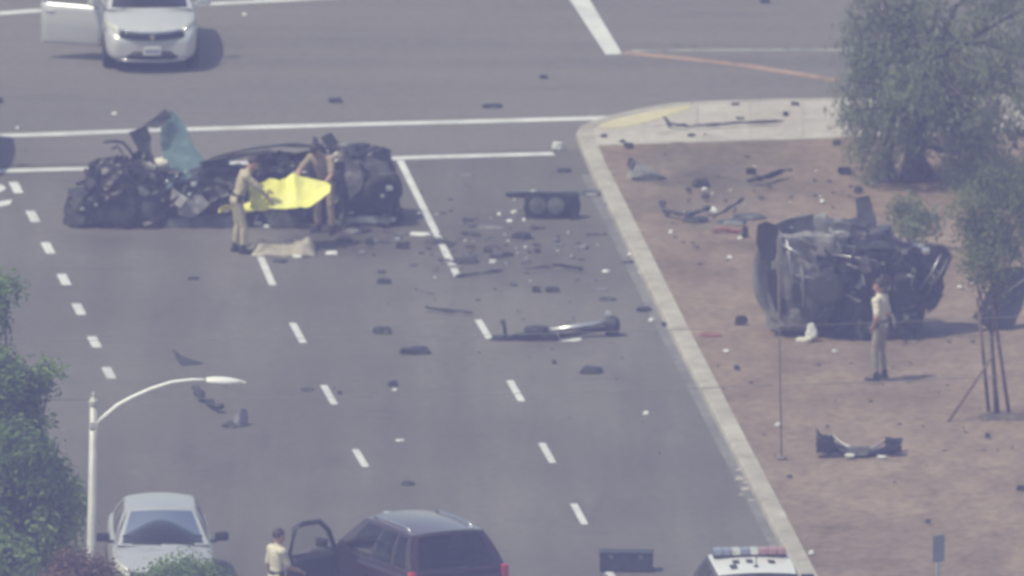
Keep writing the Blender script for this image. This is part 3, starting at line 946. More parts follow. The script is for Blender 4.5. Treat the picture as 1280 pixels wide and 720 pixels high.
# ------------------------------------------------------------------ people
def capsule(bm, a, b, ra, rb, flat=None, n=12):
    """tapered capsule from a to b; flat=(axis vector, factor) squeezes the section along an axis"""
    a, b = Vector(a), Vector(b)
    t = (b - a)
    L = max(t.length, 1e-4)
    t = t / L
    ref = Vector(flat[0]) if flat else Vector((0.2, 0.9, 0.1))
    v = ref - t * ref.dot(t)
    if v.length < 1e-3:
        v = Vector((1, 0, 0)) - t * t.x
    v.normalize()
    u = t.cross(v)
    fl = flat[1] if flat else 1.0
    rings = []
    prof = [(-0.96, 0.26), (-0.72, 0.69), (-0.38, 0.925), (0, 1.0)]
    sec = [(a + t * ra * h, ra * r) for h, r in prof] + [(b - t * rb * h, rb * r) for h, r in prof[::-1]]
    for c, r in sec:
        rings.append([bm.verts.new(c + (u * math.cos(2 * math.pi * k / n) + v * math.sin(2 * math.pi * k / n) * fl) * r) for k in range(n)])
    for i in range(len(rings) - 1):
        for k in range(n):
            bm.faces.new((rings[i][k], rings[i][(k + 1) % n], rings[i + 1][(k + 1) % n], rings[i + 1][k]))
    bm.faces.new(rings[0][::-1])
    bm.faces.new(rings[-1])

def person(label, loc, rz, J, shirt, trousers, long_sleeve=False, group=None):
    """J: joints in the person's own frame, +Y is the way they face, +X their right"""
    root = empty('person', loc, rz)
    segs = []      # (a, b, ra, rb, material index, flat)
    J = {k: Vector(v) for k, v in J.items()}
    SKIN, SHIRT, TROU, BOOT = 0, 1, 2, 3
    fwd = Vector((0, 1, 0))
    pel, che, nek, hd = J['pelvis'], J['chest'], J['neck'], J['head']
    shx = (J['shR'] - J['shL']).normalized()
    up = (che - pel).normalized()
    fw = up.cross(shx)
    hipx = Vector((1, 0, 0))
    segs.append((pel - hipx * 0.07, pel + hipx * 0.07, 0.125, 0.125, TROU, None))
    mid = pel.lerp(che, 0.45)
    segs.append((pel + up * 0.06, mid, 0.150, 0.148, SHIRT, (fw, 0.74)))
    segs.append((mid, che + up * 0.03, 0.150, 0.178, SHIRT, (fw, 0.70)))
    segs.append((J['shL'], J['shR'], 0.085, 0.085, SHIRT, None))
    segs.append((che + up * 0.08, nek, 0.10, 0.062, SHIRT, None))
    segs.append((nek - (hd - nek) * 0.2, hd - (hd - nek) * 0.2, 0.056, 0.054, SKIN, None))
    hup = (hd - nek).normalized()
    face = J.get('face', fwd)
    face = (face - hup * face.dot(hup)).normalized()
    segs.append((hd - hup * 0.035 + face * 0.012, hd + hup * 0.052 - face * 0.01, 0.078, 0.092, SKIN, (face, 1.14)))
    segs.append((hd - hup * 0.085 + face * 0.035, hd - hup * 0.06 + face * 0.05, 0.05, 0.045, SKIN, None))       # jaw
    segs.append((hd + hup * 0.005 + face * 0.098, hd - hup * 0.032 + face * 0.112, 0.012, 0.018, SKIN, None))     # nose
    side = hup.cross(face)
    for s in (-1, 1):
        segs.append((hd + side * s * 0.088 - hup * 0.03, hd + side * s * 0.094 + hup * 0.018, 0.014, 0.02, SKIN, None))  # ears
    for s in 'LR':
        sh, el, wr = J['sh' + s], J['el' + s], J['wr' + s]
        cuff = sh.lerp(el, 0.78)
        segs.append((sh, cuff, 0.072, 0.062, SHIRT, None))
        segs.append((cuff, el, 0.050, 0.045, SHIRT if long_sleeve else SKIN, None))
        segs.append((el, el.lerp(wr, 0.35), 0.045, 0.045, SHIRT if long_sleeve else SKIN, None))
        segs.append((el.lerp(wr, 0.35), wr, 0.045, 0.029, SHIRT if long_sleeve else SKIN, None))
        d = (wr - el).normalized()
        hdir = J.get('hand' + s, d).normalized()
        across = hdir.cross(Vector((0, 0, 1)) if abs(hdir.z) < 0.8 else fwd).normalized()
        palm = hdir.cross(across)
        pe = wr + hdir * 0.085
        segs.append((wr + hdir * 0.02 - across * 0.012, pe - across * 0.018, 0.030, 0.026, SKIN, (palm, 0.62)))
        segs.append((wr + hdir * 0.02 + across * 0.012, pe + across * 0.018, 0.030, 0.026, SKIN, (palm, 0.62)))
        for k, ln in enumerate((0.066, 0.078, 0.072, 0.056)):
            f0 = pe + across * (-0.033 + k * 0.022)
            f1 = f0 + (hdir * 0.85 + palm * 0.35).normalized() * ln * 0.55
            f2 = f1 + (hdir * 0.45 + palm * 0.85).normalized() * ln * 0.5
            segs.append((f0, f1, 0.0105, 0.0098, SKIN, None))
            segs.append((f1, f2, 0.0098, 0.0085, SKIN, None))
        t0 = wr + hdir * 0.035 - across * 0.03
        t1 = t0 + (hdir * 0.6 - across * 0.7 + palm * 0.25).normalized() * 0.042
        t2 = t1 + (hdir * 0.8 - across * 0.1 + palm * 0.5).normalized() * 0.032
        segs.append((t0, t1, 0.0135, 0.0115, SKIN, None))
        segs.append((t1, t2, 0.0115, 0.0095, SKIN, None))
        hp_, kn, an = J['hip' + s], J['kn' + s], J['an' + s]
        segs.append((hp_, kn, 0.098, 0.066, TROU, None))
        segs.append((kn, kn.lerp(an, 0.35), 0.064, 0.068, TROU, None))
        segs.append((kn.lerp(an, 0.35), an + (kn - an).normalized() * 0.08, 0.068, 0.056, TROU, None))
        toe = J['toe' + s]
        fd = (toe - an)
        fd.z = 0
        fd.normalize()
        segs.append((an + Vector((0, 0, 0.07)), an, 0.055, 0.052, BOOT, None))
        g0 = Vector((an.x, an.y, 0.046)) - fd * 0.04
        segs.append((g0, Vector((toe.x, toe.y, 0.038)), 0.046, 0.036, BOOT, None))
    bm = bmesh.new()
    for a, b, ra, rb, mi, fl in segs:
        capsule(bm, a, b, ra, rb, fl)
    o = from_bm('body', bm, None, root)
    md = o.modifiers.new('r', 'REMESH')
    md.mode = 'VOXEL'
    md.voxel_size = 0.0125
    md.use_smooth_shade = True
    sm = o.modifiers.new('s', 'SMOOTH')
    sm.factor = 0.4
    sm.iterations = 2
    baked(o)
    me = o.data
    me.materials.clear()
    for m in (M_SKIN, shirt, trousers, M_BOOT):
        me.materials.append(m)
    mis = []
    for p in me.polygons:
        c = p.center
        best, bi = 1e9, 0
        for a, b, ra, rb, mi, fl in segs:
            ab = b - a
            t = max(0, min(1, (c - a).dot(ab) / max(ab.length_squared, 1e-9)))
            dd = (c - a - ab * t).length - (ra + (rb - ra) * t)
            if dd < best:
                best, bi = dd, mi
        mis.append(bi)
    me.polygons.foreach_set('material_index', mis)
    me.shade_smooth()
    # hair, belt, face details
    bm = bmesh.new()
    r_ = bmesh.ops.create_uvsphere(bm, u_segments=18, v_segments=12, radius=1.0)
    B = Matrix((side, face, hup)).transposed()
    for v in bm.verts:
        q = v.co.copy()
        z = max(q.z, -0.55 if q.y < 0.25 else 0.18)
        q = Vector((q.x * 0.100, q.y * 0.112 - 0.012, z * 0.108))
        q *= 1 + 0.04 * noise.noise(q * 40)
        v.co = hd + hup * 0.04 + B @ q
    from_bm('hair', bm, M_HAIR, root, True)
    bm = bmesh.new()
    for s in (-1, 1):
        bmesh.ops.create_uvsphere(bm, u_segments=8, v_segments=6, radius=0.013, matrix=Matrix.Translation(hd + side * s * 0.034 + face * 0.093 + hup * 0.008))
    from_bm('eyes', bm, mat('eye', (0.05, 0.04, 0.035), 0.3, c2=(0.1, 0.09, 0.08), scale=30), root, True)
    bm = bmesh.new()
    bx(bm, hd + face * 0.098 - hup * 0.068, (0.045, 0.012, 0.012), B, 0.004)
    from_bm('mouth', bm, mat('lips', (0.32, 0.14, 0.12), 0.6, c2=(0.36, 0.16, 0.13), scale=30), root)
    bm = bmesh.new()
    n = 20
    ra = []
    for h in (-0.028, 0.028):
        ra.append([bm.verts.new(pel + up * (0.09 + h) + shx * math.cos(2 * math.pi * k / n) * 0.162 + fw * math.sin(2 * math.pi * k / n) * 0.126) for k in range(n)])
    for k in range(n):
        bm.faces.new((ra[0][k], ra[0][(k + 1) % n], ra[1][(k + 1) % n], ra[1][k]))
    bl = from_bm('duty_belt', bm, M_BOOT, root, True)
    sd = bl.modifiers.new('s', 'SOLIDIFY')
    sd.thickness = 0.015
    baked(bl)
    for sx in (-1, 1):
        box('belt_pouch', pel + shx * sx * 0.17 + up * 0.06, (0.05, 0.09, 0.13), M_BOOT, root, None, 0.012)
    tag(root, label, 'person', group)
    return root

STAND = dict(pelvis=(0, 0, 0.95), chest=(0, 0.0, 1.30), neck=(0, 0.01, 1.50), head=(0, 0.03, 1.645),
    shL=(-0.185, 0, 1.41), shR=(0.185, 0, 1.41), elL=(-0.25, -0.03, 1.13), elR=(0.25, -0.03, 1.13), wrL=(-0.26, 0.06, 0.89), wrR=(0.26, 0.06, 0.89),
    hipL=(-0.09, 0, 0.92), hipR=(0.09, 0, 0.92), knL=(-0.11, 0.02, 0.50), knR=(0.11, 0.02, 0.50), anL=(-0.12, -0.03, 0.09), anR=(0.12, -0.03, 0.09), toeL=(-0.14, 0.14, 0.04), toeR=(0.14, 0.14, 0.04))

# officer at the left end of the yellow sheet: leans forward, arms out (faces +X in the photo)
JA = dict(STAND)
JA.update(pelvis=(0, -0.05, 0.93), chest=(0, 0.06, 1.27), neck=(0, 0.15, 1.45), head=(0, 0.23, 1.575), face=(0.0, 0.8, -0.5),
    shL=(-0.18, 0.09, 1.37), shR=(0.18, 0.09, 1.37), elL=(-0.21, 0.28, 1.17), elR=(0.23, 0.30, 1.18), wrL=(-0.16, 0.50, 1.07), wrR=(0.18, 0.48, 0.98),
    hipL=(-0.09, -0.05, 0.90), hipR=(0.09, -0.05, 0.90), knL=(-0.11, -0.02, 0.49), knR=(0.11, 0.05, 0.49), anL=(-0.12, -0.07, 0.09), anR=(0.12, 0.04, 0.09), toeL=(-0.13, 0.12, 0.04), toeR=(0.14, 0.22, 0.04))
pa = G(300, 316)
person('officer in tan uniform leaning forward at the left end of the yellow sheet', (pa.x, pa.y, 0), R(-82), JA, M_TAN, M_TAN, True)
# officer at the right end, behind the sheet, bent towards it
JB = dict(STAND)
JB.update(pelvis=(0, -0.06, 0.92), chest=(0, 0.08, 1.24), neck=(0, 0.19, 1.40), head=(0, 0.29, 1.51), face=(0.0, 0.7, -0.6),
    shL=(-0.20, 0.12, 1.33), shR=(0.20, 0.12, 1.33), elL=(-0.29, 0.24, 1.09), elR=(0.34, 0.26, 1.13), wrL=(-0.20, 0.42, 0.88), wrR=(0.30, 0.46, 0.95),
    hipL=(-0.09, -0.06, 0.90), hipR=(0.09, -0.06, 0.90), knL=(-0.13, 0.0, 0.49), knR=(0.13, 0.0, 0.49), anL=(-0.15, -0.05, 0.09), anR=(0.15, -0.05, 0.09), toeL=(-0.18, 0.12, 0.04), toeR=(0.18, 0.12, 0.04))
pb = G(405, 291)
person('officer in brownish tan uniform bent over the right end of the yellow sheet', (pb.x, pb.y, 0), R(150), JB, M_TAN2, M_TAN2, False)
# officer on the dirt looking at the overturned wreck
JC = dict(STAND)
JC.update(head=(0.01, 0.02, 1.645), elL=(-0.29, -0.06, 1.16), wrL=(-0.19, 0.04, 0.98), elR=(0.26, -0.05, 1.13), wrR=(0.25, 0.07, 0.89), anL=(-0.13, 0.02, 0.09), toeL=(-0.16, 0.19, 0.04), knL=(-0.12, 0.05, 0.5))
pc = G(1100, 475, ZL)
person('officer in cream shirt and khaki trousers standing on dirt facing the overturned wreck', (pc.x, pc.y, ZL), R(68), JC, M_CREAM, M_TROUSER, False)
# officer behind the open door of the maroon SUV
JD = dict(STAND)
JD.update(elR=(0.22, 0.12, 1.14), wrR=(0.18, 0.34, 1.05), head=(0.0, 0.04, 1.64))
pd_ = G(346, 790)
person('officer in cream shirt standing beside the open door of the maroon vehicle', (pd_.x, pd_.y, 0), R(-60), JD, M_CREAM, M_TAN, False)

# ------------------------------------------------------------------ yellow sheet held between the two officers, and cloth on the road
ys_y = pa.y - 0.0
ya0, yb0 = P(333, 246, pa.y), P(413, 247, pb.y + 0.0)
def ysheet(u, v):
    # u from the left hands to the right hands, v from the near lower edge to the far upper edge; sags and creases between the grips
    x = lerp(P(312, 240, ys_y + 0.1).x, P(413, 244, ys_y + 0.1).x, u) + 0.05 * (v - 0.5) * math.sin(u * 9)
    env = max(0.0, math.sin(math.pi * min(1, 0.06 + 0.92 * u))) ** 0.7
    zmid = P(350, 243, ys_y).z - 0.03 * math.sin(math.pi * u)
    edge_hi = 0.18 * env * (1 + 0.10 * math.sin(u * 11)) + 0.10 * math.exp(-((u - 0.56) / 0.06) ** 2)
    edge_lo = -0.25 * env * (1 + 0.14 * math.sin(u * 8 + 1))
    z = zmid + lerp(edge_lo, edge_hi, v)
    y = ys_y + 0.22 + (v - 0.5) * 0.75 * (0.3 + 0.7 * env) + 0.42 * (u - 0.1)
    crease = 0.016 * math.sin(u * 23 + v * 5) * math.sin(v * math.pi) + 0.035 * noise.noise(Vector((u * 6.0, v * 3.0, 3.1))) + 0.02 * noise.noise(Vector((u * 15, v * 7, 8.1)))
    sag = -0.09 * math.sin(v * math.pi) * env
    return Vector((x, y + 2.2 * crease * env, z + sag + crease * env * 0.8))
o = grid('yellow_sheet', ysheet, 60, 30, M_YSHEET, None, True, 0.004)
tag(o, 'bright yellow plastic sheet held up between two officers beside the black wreck', 'sheet')
def flap(u, v):
    x = lerp(P(313, 250, pa.y).x, P(338, 250, pa.y).x, u)
    z = lerp(P(313, 237, pa.y - 0.25).z, P(313, 266, pa.y - 0.25).z, v) - 0.05 * u
    return Vector((x + 0.05 * v * math.sin(u * 4), pa.y + 0.10 + 0.10 * math.sin(u * 5 + v * 3), z + 0.05 * math.sin(u * 3) * (1 - v)))
def corner(u, v):
    b = P(lerp(273, 330, u), lerp(266 - 3 * u, 261 - 7 * u - 4 * math.sin(u * 3.1), v), pa.y + 0.45)
    return b + Vector((0, 0.12 * math.sin(u * 6 + v * 3), 0.03 * math.sin(u * 9)))
grid('trailing_corner', corner, 16, 6, M_YSHEET, o, True, 0.004)
f_ = grid('hanging_corner', flap, 12, 12, M_YSHEET, o, True, 0.004)
tb = G(355, 314.5)
def tarp(u, v):
    x = (u - 0.5) * 1.10
    y = (v - 0.5) * 1.0
    e = max(0.0, 1 - (2 * u - 1) ** 4) * max(0.0, 1 - (2 * v - 1) ** 4)
    h = 0.17 + 0.22 * noise.noise(Vector((u * 2.6, v * 2.2, 5.5))) + 0.08 * noise.noise(Vector((u * 6, v * 6, 2.5)))
    h -= 0.17 * math.exp(-((u - 0.62) / 0.12) ** 2 - ((v - 0.1) / 0.3) ** 2)
    return Vector((tb.x + x + 0.1 * noise.noise(Vector((v * 3, u * 2, 1))), tb.y + y + 0.12 * noise.noise(Vector((u * 4, v * 2, 7))), max(0.01, h * e ** 0.85 + 0.012 + 0.015 * noise.noise(Vector((u * 9, v * 9, 3))))))
o = grid('crumpled_tan_cloth', tarp, 44, 30, M_TANCLOTH, None, True, 0.006)
tag(o, 'crumpled tan cloth heaped on the road in front of the yellow sheet', 'cloth')

# ------------------------------------------------------------------ wreck building blocks
def crumple(name, parent, c, s, m, seed=0, amp=0.10, taper=(1, 1), rnd=0.35, n=14, holes=0.0, rot=None, faceted=True, freq=2.4):
    """a crushed piece of bodywork: rounded box, dented at three scales, torn open where holes > 0"""
    bm = bmesh.new()
    bmesh.ops.create_cube(bm, size=2.0)
    bmesh.ops.subdivide_edges(bm, edges=bm.edges[:], cuts=n, use_grid_fill=True)
    off = Vector((seed * 3.7, seed * 1.3, seed * 2.1))
    for v in bm.verts:
        q = v.co.copy()
        l = q.length
        mx = max(abs(q.x), abs(q.y), abs(q.z))
        q = q.lerp(q / l * mx * 1.12, rnd)
        t = (q.z + 1) / 2
        q.x *= lerp(1, taper[0], t)
        q.y *= lerp(1, taper[1], t)
        w = Vector((q.x * s[0] / 2, q.y * s[1] / 2, q.z * s[2] / 2))
        d = noise.noise_vector(w * freq + off) * amp + noise.noise_vector(w * freq * 2.7 + off * 2) * amp * 0.55 + noise.noise_vector(w * freq * 6 + off) * amp * 0.28
        v.co = w + d
    if holes > 0:
        kill = [f for f in bm.faces if noise.noise(f.calc_center_median() * 3.1 + off * 1.7) > 0.55 - holes]
        bmesh.ops.delete(bm, geom=kill, context='FACES')
        bmesh.ops.recalc_face_normals(bm, faces=bm.faces)
    if rot is not None:
        bmesh.ops.rotate(bm, cent=(0, 0, 0), matrix=rot, verts=bm.verts)
    bmesh.ops.translate(bm, vec=c, verts=bm.verts)
    return from_bm(name, bm, m, parent, not faceted)

def plate(name, parent, pts, m, thick=0.012, bend=0.06, seed=0, sub=5):
    """torn sheet of metal spanning a polygon of 3D points (fan grid), buckled by noise"""
    pts = [Vector(p) for p in pts]
    c = sum(pts, Vector()) / len(pts)
    bm = bmesh.new()
    cv = bm.verts.new(c)
    vs_ = [bm.verts.new(p) for p in pts]
    for k in range(len(pts)):
        bm.faces.new((cv, vs_[k], vs_[(k + 1) % len(pts)]))
    bmesh.ops.subdivide_edges(bm, edges=bm.edges[:], cuts=sub, use_grid_fill=True)
    bmesh.ops.triangulate(bm, faces=bm.faces)
    off = Vector((seed * 2.3, seed * 5.1, seed))
    for v in bm.verts:
        v.co += noise.noise_vector(v.co * 2.2 + off) * bend + noise.noise_vector(v.co * 7 + off) * bend * 0.35
    bmesh.ops.recalc_face_normals(bm, faces=bm.faces)
    o = from_bm(name, bm, m, parent)
    md = o.modifiers.new('s', 'SOLIDIFY')
    md.thickness = thick
    baked(o)
    return o

def loose_wheel(parent, c, r, w, rot, m=None):
    wh = empty('wheel', c, 0, rot)
    wh.parent = parent
    bm = bmesh.new()
    lathe_bm(bm, [(r * 0.62, -w / 2), (r * 0.9, -w / 2), (r, -w * 0.32), (r, w * 0.32), (r * 0.9, w / 2), (r * 0.62, w / 2)], 22)
    from_bm('tyre', bm, M_RUBBER, wh, True)
    bm = bmesh.new()
    lathe_bm(bm, [(r * 0.63, -w * 0.4), (r * 0.55, w * 0.25), (r * 0.15, w * 0.30), (r * 0.1, w * 0.42)], 18)
    for k in range(5):
        a = 2 * math.pi * k / 5
        bx(bm, (w * 0.42, math.cos(a) * r * 0.36, math.sin(a) * r * 0.36), (0.03, r * 0.14, r * 0.52), Matrix.Rotation(a - math.pi / 2, 3, 'X'))
    from_bm('rim', bm, m or M_STEEL, wh)

def shards(parent, rnd, count, region, zfn, mats_, size=(0.1, 0.35)):
    """torn scraps, hoses and brackets sticking out of a wreck; each a part of its own"""
    for k in range(count):
        x = rnd.uniform(region[0], region[1])
        y = rnd.uniform(region[2], region[3])
        z = zfn(x, y, rnd)
        c = Vector((x, y, z))
        sz = rnd.uniform(*size)
        kind = rnd.random()
        m = rnd.choice(mats_)
        if kind < 0.8:
            d1 = Vector((rnd.uniform(-1, 1), rnd.uniform(-1, 1), rnd.uniform(-0.4, 1))).normalized()
            d2 = d1.cross(Vector((rnd.uniform(-1, 1), rnd.uniform(-1, 1), rnd.uniform(-1, 1)))).normalized()
            pts = [c - d1 * sz * 0.4 - d2 * sz * 0.3, c + d1 * sz * 0.5 - d2 * sz * rnd.uniform(0.05, 0.3), c + d1 * sz * 0.35 + d2 * sz * 0.3, c - d1 * sz * 0.3 + d2 * sz * rnd.uniform(0.1, 0.4)]
            plate('torn_panel', parent, pts, m, 0.01, 0.05, k + 3, 2)
        else:
            pts = [c]
            d = Vector((rnd.uniform(-1, 1), rnd.uniform(-1, 1), rnd.uniform(-0.2, 1))).normalized()
            for j in range(4):
                d = (d + Vector((rnd.uniform(-0.7, 0.7), rnd.uniform(-0.7, 0.7), rnd.uniform(-0.7, 0.4)))).normalized()
                q = pts[-1] + d * sz * 0.45
                q.z = max(q.z, 0.03)
                pts.append(q)
            tube('bent_tube', pts, rnd.uniform(0.010, 0.026), m, parent, 6)

def tube_safe(name, parent, pts, r, m, n=7):
    return tube(name, pts, r, m, parent, n)

# ------------------------------------------------------------------ black wreck lying across the lanes
wa0 = G(292, 284)
wa = empty('wrecked_black_car', (wa0.x, wa0.y, 0))
tag(wa, 'crushed black car torn apart across the lanes beside the crosswalk', 'wrecked car')
def A(px, py, yo=0.0):
    """point of the wreck measured in the photo, yo metres behind its near edge"""
    q = P(px, py, wa0.y + yo) - Vector((wa0.x, wa0.y, 0))
    return q
def Ab(x0, x1, y0, y1, yo, depth):
    a, b = A(x0, y1, yo), A(x1, y0, yo)
    return ((a.x + b.x) / 2, yo + 0.0, (a.z + b.z) / 2), (abs(b.x - a.x), depth, abs(b.z - a.z))
def crA(name, x0, x1, y0, y1, yo, depth, m, **kw):
    c, s = Ab(x0, x1, y0, y1, yo, depth)
    return crumple(name, wa, c, s, m, **kw)
crA('crushed_front_end', 92, 222, 206, 288, 0.55, 1.5, M_DARK, seed=1, amp=0.16, taper=(0.66, 0.8), rnd=0.45, n=18, holes=0.06)
crA('engine_block', 120, 205, 225, 280, 0.35, 0.8, M_DARK2, seed=2, amp=0.10, rnd=0.3, n=9)
crA('crushed_nose', 83, 152, 238, 290, 0.5, 1.1, M_DARK2, seed=3, amp=0.13, rnd=0.5, n=10, holes=0.05)
crA('floor_section', 205, 330, 220, 278, 0.7, 1.3, M_DARK, seed=4, amp=0.11, taper=(0.95, 0.8), rnd=0.3, n=14, holes=0.12)
crA('door_panel', 232, 312, 206, 268, 1.0, 0.35, M_BLACKPAINT, seed=5, amp=0.06, taper=(0.95, 0.9), rnd=0.25, n=12)
crA('cabin_shell', 306, 440, 194, 284, 0.95, 1.5, M_BLACKPAINT, seed=6, amp=0.10, taper=(0.82, 0.72), rnd=0.45, n=18, holes=0.10)
crA('crushed_tail', 405, 503, 186, 276, 0.80, 1.45, M_DARK, seed=7, amp=0.15, taper=(0.66, 0.74), rnd=0.45, n=18, holes=0.12)
crA('tail_interior', 415, 492, 205, 274, 0.80, 1.0, M_DARK2, seed=8, amp=0.10, rnd=0.4, n=10)
# roof skin of the cabin, curved
def roofA(u, v):
    x = lerp(250, 470, u)
    y = 206 - 24 * math.sin(min(1, u * 0.95 + 0.02) * math.pi) ** 0.8 - 3 * u
    q = A(x, y, 0.45 + v * 1.1)
    return q + noise.noise_vector(Vector((u * 5, v * 3, 2))) * 0.05
grid('roof', roofA, 26, 10, M_BLACKPAINT, wa, True, 0.02)
# torn up bonnet and teal laminated glass standing up at the left
plate('torn_bonnet', wa, [A(160, 166, 0.9), A(183, 156, 0.85), A(190, 172, 0.9), A(188, 197, 0.9), A(176, 192, 0.9)], M_GREYPAINT, 0.015, 0.03, 3)
plate('bonnet_edge', wa, [A(180, 157, 0.9), A(206, 136, 0.95), A(214, 146, 1.0), A(196, 160, 0.9)], M_GREYPAINT, 0.02, 0.02, 9, 3)
plate('teal_glass_sheet', wa, [A(202, 141, 1.05), A(213, 138, 1.1), A(228, 154, 1.1), A(240, 180, 1.05), A(258, 207, 0.95), A(232, 216, 0.9), A(206, 212, 0.9), A(204, 190, 1.0), A(200, 166, 1.05)], M_TEALGLASS, 0.012, 0.04, 4)
plate('teal_glass_sheet', wa, [A(178, 232, 0.25), A(205, 226, 0.3), A(236, 212, 0.3), A(243, 219, 0.28), A(212, 236, 0.2), A(186, 242, 0.2)], M_TEALGLASS, 0.012, 0.03, 6, 3)
plate('windscreen_edge', wa, [A(240, 206, 1.3), A(290, 194, 1.2), A(340, 186, 1.2), A(338, 190, 1.2), A(292, 200, 1.2), A(246, 212, 1.3)], M_ALU, 0.015, 0.02, 7, 3)
plate('fender_edge', wa, [A(138, 207, 0.95), A(158, 200, 0.95), A(178, 205, 0.9), A(178, 211, 0.9), A(156, 206, 0.9), A(140, 213, 0.9)], M_ALU, 0.015, 0.02, 8, 3)
crumple('airbag', wa, A(200, 206, 0.7), (0.32, 0.26, 0.22), M_AIRBAG, 11, 0.05, rnd=0.8, n=8, faceted=False)
crumple('airbag', wa, A(282, 262, 0.0), (0.20, 0.15, 0.10), M_AIRBAG, 12, 0.03, rnd=0.7, n=6, faceted=False)
loose_wheel(wa, A(151, 262, -0.06), 0.31, 0.2, (0.25, 0.1, R(75)))
loose_wheel(wa, A(476, 240, 0.0), 0.32, 0.22, (0.0, 0.15, R(-70)), M_ALU)
loose_wheel(wa, A(97, 268, 0.25), 0.28, 0.2, (0.3, 0.1, R(20)))
loose_wheel(wa, A(436, 196, 1.2), 0.30, 0.2, (0.0, R(60), 0.4))
plate('bumper_bar', wa, [A(408, 275, -0.06), A(470, 270, -0.02), A(496, 272, 0.0), A(494, 277, -0.02), A(440, 280, -0.04), A(410, 281, -0.06)], M_STEEL, 0.03, 0.015, 5, 3)
plate('sill_panel', wa, [A(200, 275, -0.05), A(270, 268, -0.02), A(300, 269, 0.0), A(298, 284, -0.05), A(240, 287, -0.08), A(202, 286, -0.08)], M_GREYPAINT, 0.02, 0.03, 15, 3)
plate('undertray', wa, [A(140, 290, -0.1), A(186, 289, -0.12), A(190, 294, -0.14), A(146, 296, -0.14)], M_DARK2, 0.02, 0.008, 16, 2)
plate('rear_side_panel', wa, [A(448, 190, 0.3), A(486, 202, 0.15), A(500, 230, 0.1), A(500, 262, 0.1), A(486, 262, 0.02), A(462, 214, 0.1)], M_GREYPAINT, 0.015, 0.07, 25, 4)
for (x, y, s) in ((167, 256, 0.11), (242, 230, 0.10), (238, 243, 0.07), (466, 238, 0.10), (486, 236, 0.12), (478, 245, 0.08), (431, 181, 0.10), (427, 272, 0.08), (332, 214, 0.06), (360, 205, 0.05), (204, 250, 0.05), (103, 262, 0.08), (458, 205, 0.06), (120, 256, 0.05)):
    d_ = -0.10 if y > 225 else 0.5
    crumple('chrome_fragment', wa, A(x, y, d_), (s, 0.06, s * 0.8), M_ALU, x, 0.02, rnd=0.6, n=3)
plate('teal_glass_sheet', wa, [A(246, 208, 1.3), A(270, 202, 1.25), A(288, 200, 1.2), A(284, 208, 1.2), A(252, 214, 1.2)], M_TEALGLASS, 0.012, 0.03, 56, 3)
plate('torn_door_skin', wa, [A(226, 250, -0.12), A(252, 240, -0.05), A(262, 256, -0.08), A(240, 272, -0.14), A(222, 268, -0.14)], M_SCUFF, 0.015, 0.05, 57, 3)
plate('torn_side_panel', wa, [A(330, 262, -0.05), A(372, 268, -0.08), A(370, 284, -0.1), A(336, 282, -0.1)], M_GREYPAINT, 0.015, 0.05, 58, 3)
plate('torn_side_panel', wa, [A(432, 196, 0.2), A(450, 200, 0.12), A(456, 236, 0.0), A(440, 250, 0.0), A(430, 222, 0.1)], M_GREYPAINT, 0.015, 0.06, 59, 3)
plate('torn_side_panel', wa, [A(108, 226, 0.2), A(136, 214, 0.3), A(150, 226, 0.15), A(132, 246, 0.05), A(112, 248, 0.1)], M_GREYPAINT, 0.015, 0.06, 60, 3)
rnd = random.Random(11)
zA = {}
def zfnA(x, y, r):
    # px along the wreck -> height of its upper surface
    px = 292 + x * 72
    prof = [(84, 0.45), (110, 0.75), (150, 1.0), (200, 0.95), (230, 0.8), (310, 0.95), (350, 1.25), (420, 1.3), (460, 1.15), (500, 0.6)]
    h = 0.5
    for (a, ha), (b, hb) in zip(prof, prof[1:]):
        if a <= px <= b:
            h = lerp(ha, hb, (px - a) / (b - a))
    return h * (r.uniform(0.15, 0.95) if y < 0.15 else r.uniform(0.85, 1.02))
shards(wa, rnd, 70, (-2.75, 2.8, -0.12, 0.1), zfnA, [M_DARK, M_DARK2, M_GREYPAINT, M_DARK, M_BLACKPAINT, M_UNDER, M_SCUFF], (0.14, 0.5))
shards(wa, rnd, 40, (-2.75, -1.0, 0.0, 1.2), zfnA, [M_DARK, M_DARK2, M_GREYPAINT, M_BLACKPAINT], (0.2, 0.62))
shards(wa, rnd, 40, (1.4, 2.8, 0.0, 1.2), zfnA, [M_DARK, M_DARK2, M_GREYPAINT, M_UNDER, M_BLACKPAINT], (0.12, 0.36))

# ------------------------------------------------------------------ grey wreck thrown on its side on the dirt
wb0 = G(1062, 424, ZL)
wb = empty('overturned_grey_car', (wb0.x, wb0.y, ZL))
tag(wb, 'dark grey car thrown on its side and crushed on the bare dirt', 'wrecked car')
def Bp(px, py, yo=0.0):
    return P(px, py, wb0.y + yo) - Vector((wb0.x, wb0.y, ZL))
def crB(name, x0, x1, y0, y1, yo, depth, m, **kw):
    a, b = Bp(x0, y1, yo), Bp(x1, y0, yo)
    return crumple(name, wb, ((a.x + b.x) / 2, yo, (a.z + b.z) / 2), (abs(b.x - a.x), depth, abs(b.z - a.z)), m, **kw)
